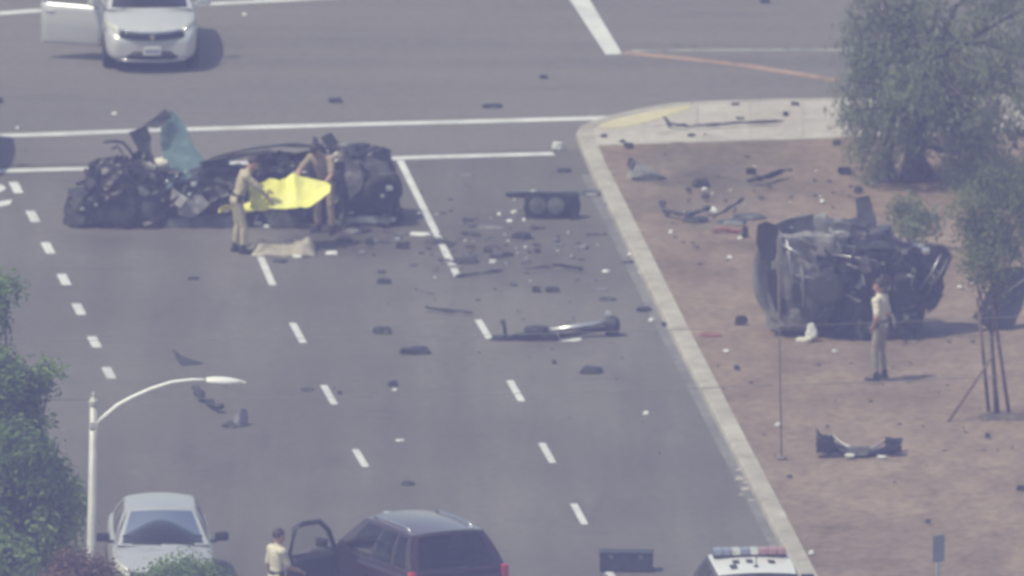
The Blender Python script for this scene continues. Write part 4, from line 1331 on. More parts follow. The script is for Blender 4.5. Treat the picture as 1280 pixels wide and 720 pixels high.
# rounded rear end (left) lofted: rear bumper and quarter panel, car lying on its side
def rearB(u, v):
    # u around the rear curve (0 top edge .. 1 bottom edge), v from the rear face towards the middle of the car
    a = u * math.pi
    cx, cy = 1000, 338
    rx, ry = 62, 66
    px = cx - rx * math.sin(a) ** 0.7 * (1 - v) + 34 * v + 6 * (1 - u) * (1 - v)
    py = cy - ry * math.cos(a) - 6 * v * math.cos(a)
    q = Bp(px, py, 0.25 + 0.25 * math.sin(v * 3))
    return q + noise.noise_vector(Vector((u * 4, v * 3, 7))) * 0.03
grid('rear_quarter_panel', rearB, 24, 10, M_SCUFF, wb, True, 0.02)
crB('body_shell', 956, 1070, 284, 412, 0.85, 1.25, M_SCUFF, seed=21, amp=0.06, taper=(0.9, 0.9), rnd=0.40, n=16)
crB('floor_pan', 972, 1046, 290, 410, 0.20, 0.22, M_SCUFF, seed=22, amp=0.05, rnd=0.2, n=10)
crB('crushed_front_end', 1022, 1142, 302, 430, 0.65, 1.5, M_DARK, seed=23, amp=0.14, taper=(1.22, 0.8), rnd=0.40, n=18, holes=0.12)
crB('engine_bay', 1040, 1140, 306, 424, 0.40, 0.7, M_DARK2, seed=24, amp=0.10, rnd=0.35, n=10)
crB('front_corner', 1126, 1172, 314, 380, 0.70, 1.0, M_DARK, seed=25, amp=0.13, taper=(1.35, 0.9), rnd=0.35, n=12, holes=0.2)
crB('upper_side_panel', 985, 1085, 276, 306, 1.2, 0.7, M_GREYPAINT, seed=26, amp=0.08, rnd=0.3, n=12, holes=0.1)
plate('rear_window', wb, [Bp(947, 281, 0.02), Bp(958, 277, 0.05), Bp(971, 281, 0.08), Bp(972, 312, 0.05), Bp(968, 327, 0.03), Bp(952, 324, 0.0), Bp(945, 304, 0.0)], M_BLACKTRIM, 0.012, 0.012, 2, 3)
plate('tail_light_recess', wb, [Bp(958, 338, 0.05), Bp(970, 336, 0.05), Bp(974, 360, 0.05), Bp(980, 392, 0.05), Bp(970, 390, 0.05), Bp(961, 366, 0.02)], M_BLACKTRIM, 0.012, 0.012, 3, 3)
for (xa, ya, xb, yb, m, r) in ((975, 288, 976, 400, M_UNDER, 0.02), (984, 300, 990, 394, M_STEEL, 0.022), (978, 306, 1014, 328, M_STEEL, 0.03), (996, 296, 1020, 312, M_UNDER, 0.035), (1002, 330, 1004, 398, M_UNDER, 0.03), (990, 344, 1040, 352, M_UNDER, 0.025), (1150, 362, 1176, 318, M_STEEL, 0.02), (1158, 368, 1184, 326, M_GREYPAINT, 0.022), (1040, 318, 1120, 330, M_STEEL, 0.02)):
    tube_safe('underbody_tube', wb, [Bp(xa, ya, 0.06), Bp((xa + xb) / 2 + 2, (ya + yb) / 2, -0.02), Bp(xb, yb, 0.05)], r, m)
for (xa, ya, xb, yb) in ((988, 352, 1000, 380), (977, 372, 983, 396), (1000, 384, 1012, 400)):
    plate('underbody_cover', wb, [Bp(xa, ya, 0.0), Bp(xb, ya + 2, 0.02), Bp(xb + 1, yb, 0.0), Bp(xa + 2, yb - 3, -0.02)], M_BLACKTRIM, 0.012, 0.015, xa, 2)
plate('upright_panel', wb, [Bp(1068, 247, 1.3), Bp(1086, 244, 1.35), Bp(1094, 270, 1.3), Bp(1098, 292, 1.25), Bp(1074, 290, 1.2)], M_GREYPAINT, 0.02, 0.03, 31, 3)
crB('seat_frame', 1072, 1112, 282, 304, 1.2, 0.5, M_GREYPAINT, seed=33, amp=0.07, rnd=0.3, n=7)
plate('torn_wing', wb, [Bp(1146, 318, 0.4), Bp(1176, 306, 0.45), Bp(1191, 318, 0.4), Bp(1188, 334, 0.35), Bp(1172, 362, 0.35), Bp(1150, 360, 0.3)], M_DARK, 0.02, 0.06, 34, 4)
plate('torn_wing', wb, [Bp(1166, 366, 0.3), Bp(1180, 368, 0.3), Bp(1170, 384, 0.28), Bp(1158, 392, 0.25)], M_DARK2, 0.02, 0.03, 35, 2)
for k, (x, y, w_, h_, m) in enumerate(((1053, 283, 0.30, 0.16, M_UNDER), (1050, 291, 0.22, 0.10, M_ALU), (1047, 276, 0.13, 0.10, M_STEEL), (1088, 312, 0.42, 0.10, M_UNDER), (1109, 316, 0.22, 0.13, M_ALU), (1044, 313, 0.2, 0.14, M_STEEL), (1066, 309, 0.24, 0.10, M_STEEL), (1158, 314, 0.14, 0.10, M_ALU), (1136, 345, 0.16, 0.06, M_ALU), (1082, 322, 0.07, 0.05, M_ALU), (1068, 366, 0.08, 0.06, M_STEEL), (1134, 396, 0.08, 0.08, M_STEEL), (995, 393, 0.16, 0.22, M_UNDER), (989, 284, 0.06, 0.06, M_ALU), (985, 308, 0.06, 0.05, M_STEEL))):
    crumple('bent_metal', wb, Bp(x, y, 0.35 if y < 330 else -0.08), (w_, 0.12, h_), m, 40 + k, 0.04, rnd=0.4, n=4)
crumple('airbag', wb, Bp(1014, 412, -0.18), (0.20, 0.16, 0.30), M_WHITEBIT, 61, 0.06, taper=(0.5, 0.6), rnd=0.5, n=6, faceted=False)
crumple('airbag', wb, Bp(1004, 424, -0.22), (0.26, 0.16, 0.08), M_AIRBAG, 62, 0.04, rnd=0.5, n=6, faceted=False)
loose_wheel(wb, Bp(1034, 362, -0.12), 0.30, 0.2, (R(8), R(-12), R(-95)), M_UNDER)
loose_wheel(wb, Bp(1128, 362, 0.0), 0.30, 0.2, (R(8), R(20), R(-80)), M_UNDER)
def zfnB(x, y, r):
    return r.uniform(0.1, 1.45)
shards(wb, random.Random(5), 60, (-0.55, 1.15, -0.2, 0.1), zfnB, [M_DARK, M_DARK2, M_GREYPAINT, M_UNDER, M_SCUFF, M_BLACKPAINT], (0.14, 0.5))
shards(wb, random.Random(6), 30, (-0.4, 1.3, 0.4, 1.2), lambda x, y, r: r.uniform(1.35, 1.6), [M_DARK, M_GREYPAINT, M_UNDER, M_STEEL], (0.12, 0.34))
# dark torn car door standing on edge behind the staked sapling
ds0 = G(1262, 412, ZL)
ds = empty('torn_car_door', (ds0.x, ds0.y, ZL))
tag(ds, 'dark torn car door leaning on edge on the dirt behind the staked sapling', 'car door')
def Dp(px, py, yo=0.0):
    return P(px, py, ds0.y + yo) - Vector((ds0.x, ds0.y, ZL))
plate('door_skin', ds, [Dp(1216, 398, 0), Dp(1228, 380, .1), Dp(1248, 338, .3), Dp(1276, 332, .3), Dp(1288, 350, .3), Dp(1276, 386, .1), Dp(1266, 412, 0), Dp(1236, 412, 0)], M_BLACKPAINT, 0.05, 0.03, 71, 4)
tube_safe('door_beam', ds, [Dp(1222, 400, -.06), Dp(1250, 372, .0), Dp(1282, 348, .16)], 0.02, M_UNDER)

# ------------------------------------------------------------------ loose debris
def chunk_mesh(seed, w, d, h, bend=0.0, nose=0.5):
    """an irregular broken plate or lump: jagged outline, uneven top, undercut sides"""
    r = random.Random(seed)
    n = r.randint(9, 13)
    bm = bmesh.new()
    lo, hi = [], []
    for k in range(n):
        a = 2 * math.pi * k / n
        rr = r.uniform(0.72, 1.08)
        sx, sy = math.copysign(abs(math.cos(a)) ** 0.6, math.cos(a)), math.copysign(abs(math.sin(a)) ** 0.6, math.sin(a))
        x, y = sx * rr * w / 2, sy * rr * d / 2
        lift = bend * (x / (w / 2)) ** 2
        lo.append(bm.verts.new((x, y, lift + r.uniform(0, 0.2) * h)))
        hi.append(bm.verts.new((x * r.uniform(0.75, 0.95), y * r.uniform(0.7, 0.95), lift + h * r.uniform(0.55, 1.0))))
    c = bm.verts.new((r.uniform(-0.15, 0.15) * w, 0, h * r.uniform(0.8, 1.05)))
    for k in range(n):
        k2 = (k + 1) % n
        bm.faces.new((lo[k], lo[k2], hi[k2], hi[k]))
        bm.faces.new((hi[k], hi[k2], c))
    bm.faces.new(lo[::-1])
    bmesh.ops.recalc_face_normals(bm, faces=bm.faces)
    me = bpy.data.meshes.new('fragment')
    bm.to_mesh(me)
    bm.free()
    return me
def chunk(name, label, cat, px, py, w, h_px, m, z=0.0, rz=0.0, d=None, tilt=0.0, group=None, seed=None, bend=0.0):
    """w: size in photo px; the piece stands where the photo shows it, h_px high in the photo"""
    wm = w / PXM
    dm = d if d is not None else min(wm * 0.8, max(0.08, h_px * 0.5 / 13.7))
    hm = max(0.018, (h_px - dm * 13.7 * 0.9) / 70.7)
    p = G(px, py, z)
    me = chunk_mesh(seed if seed is not None else int(px * 7 + py * 3), wm, dm, hm, bend)
    o = link(name, me, m, None, (p.x, p.y, z + 0.004), (tilt, 0, rz))
    tag(o, label, cat, group)
    return o
def bar(name, label, cat, pts_px, r, m, z=0.0, n=6, lift=None, group=None):
    pts = []
    for k, (x, y) in enumerate(pts_px):
        q = G(x, y, z)
        q.z = z + r + (lift[k] if lift else 0.01 * (k % 2))
        pts.append(q)
    o0 = pts[0].copy()
    bm = bmesh.new()
    # torn strip: flattened uneven section, ragged along its length
    fine = []
    for k in range(len(pts) - 1):
        for j in range(4):
            fine.append(pts[k].lerp(pts[k + 1], j / 4))
    fine.append(pts[-1])
    nf = len(fine)
    rad = [r * (0.75 + 0.75 * noise.noise(p * 4.7)) * (0.45 if k in (0, nf - 1) else 1) for k, p in enumerate(fine)]
    fine = [p + noise.noise_vector(p * 5.3) * r * 0.9 for p in fine]
    tube_bm(bm, [p - o0 for p in fine], [max(0.012, q) for q in rad], n)
    for v in bm.verts:
        v.co.z = max(v.co.z * 0.75 + 0.25 * r, z - o0.z + 0.004) + 0.25 * r * noise.noise(v.co * 21)
    bmesh.ops.recalc_face_normals(bm, faces=bm.faces)
    o = from_bm(name, bm, m, None, False, o0)
    tag(o, label, cat, group)
    return o
ZS = KH + 0.008       # sidewalk level
DK, DB = M_DARK2, M_DARK

# radiator panel on edge near the kerb
rp0 = G(690, 276)
rp = empty('crushed_radiator', (rp0.x, rp0.y, 0))
tag(rp, 'dark crushed radiator panel standing on the road near the kerb corner', 'radiator')
def Rp(px, py, yo=0): return P(px, py, rp0.y + yo) - Vector((rp0.x, rp0.y, 0))
crumple('radiator_core', rp, (0.0, 0.25, Rp(690, 260, 0.25).z), (0.95, 0.16, 0.46), M_DARK2, 81, 0.035, rnd=0.12, n=10)
crumple('radiator_top_rail', rp, Rp(678, 243, 0.3), (1.28, 0.10, 0.09), M_BLACKPAINT, 82, 0.025, rnd=0.2, n=8)
for x in (672, 695):
    def fan(u, v, x=x):
        a = u * 2 * math.pi
        q = Rp(x, 257, 0.12)
        return q + Vector((math.cos(a) * 0.15 * v, -0.02 * (1 - v), math.sin(a) * 0.15 * v))
    grid('cooling_fan', fan, 14, 3, M_UNDER, rp, False, 0.01)
plate('radiator_side_tank', rp, [Rp(714, 244, .2), Rp(722, 246, .2), Rp(723, 276, .1), Rp(712, 277, .1)], M_DARK, 0.03, 0.02, 83, 2)

# axle with hub and half shaft in the right hand lane
ax0 = G(690, 425)
ax = empty('broken_axle', (ax0.x, ax0.y, 0))
tag(ax, 'broken axle with a bright half shaft and hub lying across the lane', 'axle')
def Xp(px, py, yo=0): return P(px, py, ax0.y + yo) - Vector((ax0.x, ax0.y, 0))
crumple('subframe', ax, Xp(655, 424, 0.05), (1.15, 0.30, 0.16), M_DARK, 91, 0.05, rnd=0.3, n=10, rot=Matrix.Rotation(R(-3), 3, 'Y'))
crumple('differential', ax, Xp(672, 416, 0.25), (0.45, 0.28, 0.24), M_DARK2, 92, 0.05, rnd=0.6, n=8)
tube_safe('half_shaft', ax, [Xp(680, 414, .3), Xp(718, 409, .35), Xp(757, 403, .35)], 0.045, M_ALU, 10)
tube_safe('control_arm', ax, [Xp(700, 419, .1), Xp(730, 414, .25), Xp(760, 411, .3)], 0.05, M_DARK, 8)
bm = bmesh.new()
lathe_bm(bm, [(0.16, -0.12), (0.17, -0.06), (0.17, 0.06), (0.12, 0.12), (0.05, 0.14)], 20, 'x', Xp(765, 407, .4))
from_bm('hub', bm, M_DARK2, ax)
crumple('hub_carrier', ax, Xp(759, 394, .4), (0.10, 0.1, 0.14), M_ALU, 93, 0.02, rnd=0.5, n=4)
tube_safe('suspension_link', ax, [Xp(632, 424, 0), Xp(631, 410, 0.02), Xp(628, 400, 0.02)], [0.035, 0.03, 0.05], M_DARK2, 7)
plate('white_bracket', ax, [Xp(699, 426, -.1), Xp(726, 422, -.08), Xp(727, 425, -.1), Xp(701, 429, -.12)], M_WHITEBIT, 0.015, 0.006, 94, 2)

# bumper on the dirt
bu0 = G(1075, 571, ZL)
bu = empty('torn_bumper', (bu0.x, bu0.y, ZL))
tag(bu, 'torn dark bumper with a bright curved chrome edge lying alone on the dirt', 'bumper')
def Up(px, py, yo=0): return P(px, py, bu0.y + yo) - Vector((bu0.x, bu0.y, ZL))
def bumper(u, v):
    x = lerp(1021, 1127, u)
    sag = 1 - (2 * u - 1) ** 2
    yt = lerp(535, 546, u) + 22 * sag ** 0.8
    yb = 567 + 4 * math.sin(u * math.pi) + 2 * u
    q = Up(x, lerp(yb, yt, v), 0.15 + 0.45 * (1 - sag) - 0.2 * math.sin(v * math.pi))
    q.z = max(q.z, 0.01)
    return q + noise.noise_vector(Vector((u * 6, v * 3, 5))) * 0.025
grid('bumper_skin', bumper, 26, 8, M_DARK, bu, True, 0.02)
def btrim(u, v):
    x = lerp(1040, 1110, u)
    sag = 1 - (2 * u - 1) ** 2
    q = Up(x, 541 + 17 * sag ** 0.8 + 4 * u + lerp(3.2, 0, v) * (0.6 + sag), 0.02 + 0.2 * (1 - sag))
    return q
grid('chrome_edge', btrim, 18, 2, M_ALU, bu, True, 0.012)
crumple('grey_foam_block', bu, Up(1073, 563, -0.08), (0.36, 0.12, 0.16), M_UNDER, 95, 0.03, rnd=0.3, n=6)
crumple('white_clip', bu, Up(1062, 569, -0.18), (0.17, 0.08, 0.05), M_WHITEBIT, 96, 0.01, rnd=0.3, n=3)
crumple('white_clip', bu, Up(1102, 571, -0.18), (0.15, 0.08, 0.04), M_WHITEBIT, 97, 0.01, rnd=0.3, n=3)
crumple('bumper_end', bu, Up(1032, 556, 0.1), (0.30, 0.25, 0.34), M_DARK, 98, 0.06, rnd=0.3, n=7, holes=0.15)
crumple('bumper_end', bu, Up(1116, 556, 0.1), (0.28, 0.25, 0.2), M_DARK, 99, 0.05, rnd=0.3, n=7, holes=0.1)

# bluish triangular panel and its flat torn companion in the left lane
tp0 = G(298, 533)
tp = empty('torn_triangular_panel', (tp0.x, tp0.y, 0))
tag(tp, 'bluish grey triangular body panel standing up in the left lane', 'body panel')
def Tp(px, py, yo=0): return P(px, py, tp0.y + yo) - Vector((tp0.x, tp0.y, 0))
plate('panel_sheet', tp, [Tp(283, 532, 0), Tp(296, 519, .1), Tp(304, 511, .15), Tp(311, 513, .15), Tp(312, 531, 0), Tp(298, 534, -.1)], mat('blue_grey_paint', (0.05, 0.055, 0.075), 0.4, 0.2, c2=(0.09, 0.095, 0.12), scale=4), 0.02, 0.03, 101, 3)
plate('panel_foot', tp, [Tp(276, 531, -.1), Tp(288, 525, 0), Tp(296, 531, -.1), Tp(288, 535, -.15)], M_DARK2, 0.03, 0.02, 102, 2)
bar('bent_rubber_mat', 'bent dark strip of rubber lying left of the triangular panel', 'rubber strip', [(240, 491), (248, 496), (256, 505), (266, 513), (274, 517)], 0.085, M_DARK2, 0, 8)
w_ = plate('wing_shaped_trim', None, [G(216, 443) + Vector((0, 0, 0.10)), G(226, 448) + Vector((0, 0, 0.05)), G(255, 455) + Vector((0, 0, 0.01)), G(228, 457.5) + Vector((0, 0, 0.01)), G(222, 452) + Vector((0, 0, 0.02))], M_DARK2, 0.025, 0.01, 103, 2)
tag(w_, 'black wing-shaped trim piece on the road above the lamp arm', 'trim piece')

# dark box shaped block at the bottom
blk0 = G(783, 716)
blk = empty('black_crate', (blk0.x, blk0.y + 0.2, 0), R(-2))
tag(blk, 'black rectangular case on the road between the maroon vehicle and police car', 'case')
box('case_body', (0, 0, 0.15), (0.90, 0.36, 0.29), M_DARK2, blk, None, 0.03)
box('case_lid', (0, 0, 0.315), (0.92, 0.38, 0.05), M_BLACKTRIM, blk, None, 0.015)
for sx in (-0.25, 0.25):
    box('case_latch', (sx, -0.195, 0.27), (0.07, 0.02, 0.06), M_UNDER, blk, None, 0.005)
chunk('white_fragment', 'white scrap lying against the black rectangular case', 'fragment', 760, 719, 10, 5, M_WHITEBIT)

# named pieces on the road
chunk('white_plate', 'long white flat plate at the foot of the solid lane line', 'plate', 526, 294, 28, 6, M_WHITEBIT, d=0.2, rz=R(8))
chunk('dark_trim', 'dark trim strip crossing the solid lane line below the white plate', 'trim piece', 549, 304, 36, 8, DK, d=0.3)
chunk('dark_trim', 'dark trim strip just right of the end of the solid lane line', 'trim piece', 580, 328, 38, 10, DK, d=0.35)
bar('thin_rod', 'thin bent rod right of the end of the solid lane line', 'rod', [(570, 347), (590, 346), (602, 344), (628, 340)], 0.03, DK)
bar('jagged_strip', 'long jagged dark strip lying near the kerb above the broken axle', 'trim piece', [(656, 341), (672, 341), (690, 339.5), (702, 338), (716, 339), (728, 341)], 0.05, DB, 0, 6, [0, 0.02, 0.05, 0.04, 0.02, 0])
chunk('dark_lump', 'dark lump of plastic below the standing radiator', 'fragment', 651, 297, 24, 10, DK)
chunk('flat_sheet_metal', 'flat greyish dark panel left of the standing radiator', 'panel', 610, 284, 44, 7, M_UNDER, d=0.45)
chunk('dark_lump', 'dark lump below the flat panel, beside a white scrap', 'fragment', 634, 320, 16, 8, DK)
chunk('dark_lump', 'small dark lump left of the white scrap near the lane line', 'fragment', 610, 315, 14, 8, DK)
chunk('white_fragment', 'white scrap on the road right of the lane line end', 'fragment', 616, 329, 11, 6, M_WHITEBIT)
chunk('dark_lump', 'small round dark lump between the radiator and the jagged strip', 'fragment', 672, 316, 9, 7, DK)
chunk('dark_scrap', 'left of two dark scraps below the jagged strip', 'fragment', 670, 365, 14, 10, DK)
chunk('dark_scrap', 'right of two dark scraps below the jagged strip', 'fragment', 690, 365, 18, 9, DK)
bar('dark_rod', 'straight dark rod above the dashed lane line', 'rod', [(530, 389), (541, 391), (560, 393), (590, 395)], 0.045, DB, 0, 6, [0.03, 0.02, 0.01, 0])
chunk('dark_block', 'dark oblong block left of the straight dark rod', 'fragment', 479, 416, 27, 12, DK, d=0.4)
chunk('dark_wedge', 'low dark wedge between the two dashed lane lines', 'fragment', 519, 441, 44, 12, DB, d=0.4)
chunk('dark_lump', 'dark lump between the dashed lane lines near the top', 'fragment', 480, 354, 20, 9, DK)
chunk('dark_block', 'dark rectangular block on the road below the broken axle', 'fragment', 740, 466, 32, 12, DK, d=0.35, seed=8)
chunk('dark_scrap', 'small dark scrap between the axle and the dark rectangular block', 'fragment', 693, 455, 7, 6, DK)
chunk('dark_scrap', 'dark strip near the kerb level with the broken axle hub', 'fragment', 806, 389, 22, 8, DK, d=0.2)
chunk('dark_scrap', 'thin dark scrap right of the two scraps below the jagged strip', 'fragment', 760, 375, 26, 5, DK, d=0.2)
chunk('dark_scrap', 'faint dark scrap above the thin scrap near the kerb', 'fragment', 750, 362, 26, 4, M_UNDER, d=0.2)
chunk('dark_scrap', 'dark scrap at the foot of the kerb', 'fragment', 831, 408, 9, 7, DK)
chunk('dark_plate', 'dark plate wedged against the kerb right of the radiator', 'panel', 741, 243, 32, 11, M_GREYPAINT, d=0.5)
chunk('white_bag', 'white crumpled bag on the road at the corner of the kerb', 'bag', 696, 187, 15, 12, M_WHITEBIT, d=0.2)
chunk('dark_lump', 'dark scrap on the road just below the corner kerb', 'fragment', 705, 215, 18, 7, DK)
chunk('dark_scrap', 'faint dark scrap below the crosswalk line right of the wreck', 'fragment', 583, 219, 20, 4, M_UNDER, d=0.2)
chunk('dark_lump', 'dark lump on the cross street above the crosswalk', 'fragment', 616, 134, 30, 7, DB, d=0.3)
chunk('dark_lump', 'dark round lump on the cross street right of the hatchback', 'fragment', 420, 128, 20, 9, DK)
chunk('dark_scrap', 'small dark scrap in the middle of the cross street', 'fragment', 680, 98, 11, 6, DK)
chunk('dark_scrap', 'dark scrap at the left edge of the cross street', 'fragment', 0, 129, 10, 9, DK)
chunk('dark_scrap', 'small dark scrap on the cross street at the top edge', 'fragment', 956, 4, 12, 7, DK)
chunk('dark_scrap', 'dark scrap below the end of the stop bar', 'fragment', 855, 58, 36, 4, M_UNDER, d=0.15)
chunk('dark_scrap', 'dark scrap low in the centre lane above the maroon vehicle', 'fragment', 510, 606, 20, 7, DK)
chunk('dark_scrap', 'small dark scrap left of the lane dashes below the wreck', 'fragment', 242, 349, 16, 5, DK)
chunk('dark_scrap', 'dark scrap left of the middle dash of the left lane line', 'fragment', 384, 488, 17, 5, DK, d=0.2)
chunk('dark_scrap', 'dark speck beside the middle dash of the left lane line', 'fragment', 425, 493, 6, 5, DK)
chunk('dark_scrap', 'dark scrap below the dark oblong block', 'fragment', 491, 482, 14, 8, DK)
chunk('white_fragment', 'white strip beside the jagged strip near the kerb', 'fragment', 757, 340, 12, 4, M_WHITEBIT, d=0.12)
chunk('white_fragment', 'white scrap under the dark scrap between the dashed lines', 'fragment', 493, 489, 6, 4, M_WHITEBIT)
chunk('white_fragment', 'pale scrap on the lane above the silver sedan', 'fragment', 500, 551, 12, 3, M_WHITEBIT)
rndd = random.Random(21)
# specks of glass and plastic: nobody could tell them apart
def spray(label, group, n, cx, cy, sx, sy, m, z=0.0, size=(3, 8), cat='fragment', name='small_fragment'):
    for k in range(n):
        px, py = rndd.gauss(cx, sx), rndd.gauss(cy, sy)
        w = rndd.uniform(*size)
        chunk(name, label, cat, px, py, w, rndd.uniform(1.2, 3.2), m, z, rndd.uniform(0, 3), d=w / PXM * rndd.uniform(0.5, 1.2), group=group)
spray('tiny dark fragment scattered on the road between wreck and kerb', 'tiny dark fragments on the road', 44, 600, 305, 75, 28, DK)
spray('tiny dark fragment scattered on the road between wreck and kerb', 'tiny dark fragments on the road', 26, 470, 300, 55, 10, DK, size=(4, 12))
spray('tiny white fragment scattered on the road between wreck and kerb', 'tiny white fragments on the road', 18, 640, 300, 75, 35, M_WHITEBIT, size=(2, 5))
spray('tiny grey fragment spread thinly over the lanes', 'tiny grey fragments over the lanes', 34, 600, 400, 130, 60, M_UNDER, size=(2, 6))
spray('tiny dark fragment scattered over the dirt lot', 'tiny dark fragments on the dirt', 60, 1000, 270, 110, 45, DK, ZL, (3, 9))
spray('tiny dark fragment lower on the dirt lot', 'tiny dark fragments lower on the dirt', 40, 1080, 500, 100, 60, DK, ZL, (2, 6))
spray('tiny white fragment scattered over the dirt lot', 'tiny white fragments on the dirt', 24, 970, 270, 110, 60, M_WHITEBIT, ZL, (2, 4))
for x, y in ((22, 161), (143, 144), (306, 19), (787, 319), (800, 341), (790, 298), (814, 402), (715, 266), (808, 518), (624, 269), (643, 267), (637, 277), (655, 276)):
    chunk('white_speck', 'white speck of glass lying singly on the asphalt', 'fragment', x, y, rndd.uniform(5, 9), rndd.uniform(4, 6), M_WHITEBIT, group='single white specks on the asphalt', d=0.12)
for x, y in ((1116, 272), (1028, 253), (912, 323), (925, 299), (838, 292), (1090, 231), (1108, 226), (881, 238), (908, 440), (972, 533), (1199, 360), (1014, 693), (1043, 440), (892, 262)):
    chunk('pale_speck', 'pale speck of glass lying singly on the bare dirt', 'fragment', x, y, rndd.uniform(5, 8), rndd.uniform(4, 6), M_WHITEBIT, ZL, group='single pale specks on the dirt', d=0.10)
# in front of the black wreck
for k, (x, y, w, h, m, lab) in enumerate(((415, 318, 18, 6, M_WHITEBIT, 'white scrap in front of the right officer'), (371, 322, 14, 5, M_WHITEBIT, 'white scrap just right of the tan cloth'), (438, 290, 30, 9, M_UNDER, 'grey bracket in front of the black wreck'), (462, 305, 14, 10, M_DARK2, 'dark scrap at the right front of the black wreck'), (503, 310, 20, 11, M_DARK2, 'dark crumpled scrap left of the white plate'), (497, 300, 12, 6, M_STEEL, 'shiny scrap left of the white plate'), (322, 282, 12, 8, M_WHITEBIT, 'white scrap behind the left officer'), (334, 285, 10, 6, M_WHITEBIT, 'white scrap behind the tan cloth'), (276, 268, 12, 6, M_AIRBAG, 'pale crumpled scrap left of the left officer'), (430, 302, 26, 8, M_DARK, 'dark bent plate right of the tan cloth'), (350, 328, 20, 6, M_DARK2, 'dark scrap below the tan cloth'), (452, 317, 10, 5, M_STEEL, 'shiny speck below the black wreck tail'))):
    chunk('wreck_scrap', lab, 'fragment', x, y, w, h, m, seed=k + 300)

# sidewalk
bar('bent_trim_strip', 'long thin dark strip with a bent end lying on the sidewalk', 'trim strip', [(829, 155), (836, 159.5), (845, 161.5), (880, 161.5), (930, 158.5), (980, 155.5)], 0.045, DK, ZS, 6, [0.06, 0.02, 0, 0, 0, 0])
for k, (x, y, w, h, lab) in enumerate(((755, 171, 9, 5, 'small dark chunk on the yellow ramp'), (786, 184, 14, 8, 'dark chunk at the lower edge of the yellow ramp'), (778, 178, 8, 5, 'small dark bit left of the chunk below the ramp'), (864, 170, 11, 5, 'dark chunk on the sidewalk below the bent strip'), (982, 145, 8, 7, 'dark chunk at the far end of the bent strip'), (920, 131, 12, 4, 'dark scrap on the sidewalk kerb edge'), (925, 149, 12, 4, 'faint chunk on the sidewalk above the bent strip'), (994, 131, 12, 5, 'dark scrap on the kerb near the big tree'), (1046, 181, 12, 8, 'dark chunk at the sidewalk edge by the big tree'))):
    chunk('dark_chunk', lab, 'fragment', x, y, w, h, DK, ZS, seed=400 + k)

# dirt lot pieces
hp0 = G(806, 224, ZL)
heap = empty('crushed_trim_heap', (hp0.x, hp0.y, ZL))
tag(heap, 'heap of crushed grey trim on the dirt just inside the corner', 'debris heap')
def Hp(px, py, yo=0): return P(px, py, hp0.y + yo) - Vector((hp0.x, hp0.y, ZL))
plate('grey_trim', heap, [Hp(782, 222, .1), Hp(790, 198, .4), Hp(800, 204, .3), Hp(815, 212, .2), Hp(836, 224, 0), Hp(806, 227, -.1)], M_UNDER, 0.02, 0.07, 111, 3)
plate('dark_trim', heap, [Hp(783, 206, .3), Hp(787, 196, .3), Hp(793, 199, .3), Hp(790, 212, .2)], M_DARK2, 0.03, 0.02, 112, 2)
plate('dark_trim', heap, [Hp(788, 222, -.1), Hp(812, 217, 0), Hp(834, 223, 0), Hp(812, 228, -.15)], M_DARK2, 0.03, 0.03, 113, 2)
bar('broken_plank', 'dark broken plank lying on the dirt above the overturned wreck', 'plank', [(933, 233), (945, 231.5), (962, 228), (990, 221)], 0.07, DB, ZL, 6, [0, 0.03, 0.04, 0.06])
chunk('dark_lump', 'dark round lump on the dirt above the broken plank', 'fragment', 938, 217, 14, 9, DB, ZL)
chunk('dark_scrap', 'curled dark scrap on the dirt near the trim heap', 'fragment', 877, 232, 24, 12, DK, ZL)
chunk('dark_scrap', 'small dark scrap on the dirt under the curled scrap', 'fragment', 882, 249, 11, 8, DK, ZL)
chunk('dark_scrap', 'small dark scrap left of the curled scrap on the dirt', 'fragment', 861, 240, 8, 6, DK, ZL)
bar('curved_trim', 'long curved dark trim on the dirt left of the crossed pipes', 'trim strip', [(827, 264), (832, 271), (846, 273), (862, 275), (876, 272), (886, 267)], 0.06, DK, ZL, 6, [0.10, 0.03, 0, 0, 0.02, 0.03])
chunk('torn_sheet_metal', 'dark torn panel on the dirt beside the curved trim', 'panel', 868, 276, 38, 10, DK, ZL, d=0.4)
bar('leaning_pipe', 'dark pipe leaning up diagonally from the dirt debris', 'pipe', [(892, 277), (910, 277), (930, 277)], 0.04, DB, ZL, 6, [0.0, 0.26, 0.50])
chunk('torn_sheet_metal', 'dark flat panel under the leaning pipe', 'panel', 935, 272, 46, 10, M_GREYPAINT, ZL, d=0.45)
chunk('torn_sheet_metal', 'lower dark panel in front of the leaning pipe', 'panel', 915, 279, 40, 9, M_GREYPAINT, ZL, d=0.4)
chunk('white_fragment', 'pale scrap at the foot of the leaning pipe', 'fragment', 892, 266, 11, 7, M_WHITEBIT, ZL)
bar('reddish_strip', 'reddish strip of plastic left of the overturned wreck', 'trim strip', [(890, 293), (902, 291), (915, 291.5), (928, 293)], 0.045, M_REDDISH, ZL)
chunk('dark_scrap', 'dark scrap touching the left side of the overturned wreck', 'fragment', 931, 297, 10, 16, DK, ZL)
chunk('dark_lump', 'dark lump on the dirt left of the overturned wreck', 'fragment', 926, 405, 18, 14, DK, ZL)
chunk('dark_scrap', 'flat dark scrap on the dirt just inside the kerb', 'fragment', 889, 419, 30, 6, M_REDDISH, ZL, d=0.3)
chunk('dark_scrap', 'small dark scrap on the dirt below the flat scrap', 'fragment', 921, 462, 8, 7, DK, ZL)
chunk('dark_lump', 'dark lump on the dirt near the big tree trunk', 'fragment', 1056, 217, 20, 12, DB, ZL)
chunk('dark_lump', 'small dark lump on the dirt above the overturned wreck', 'fragment', 1073, 240, 12, 9, DK, ZL)
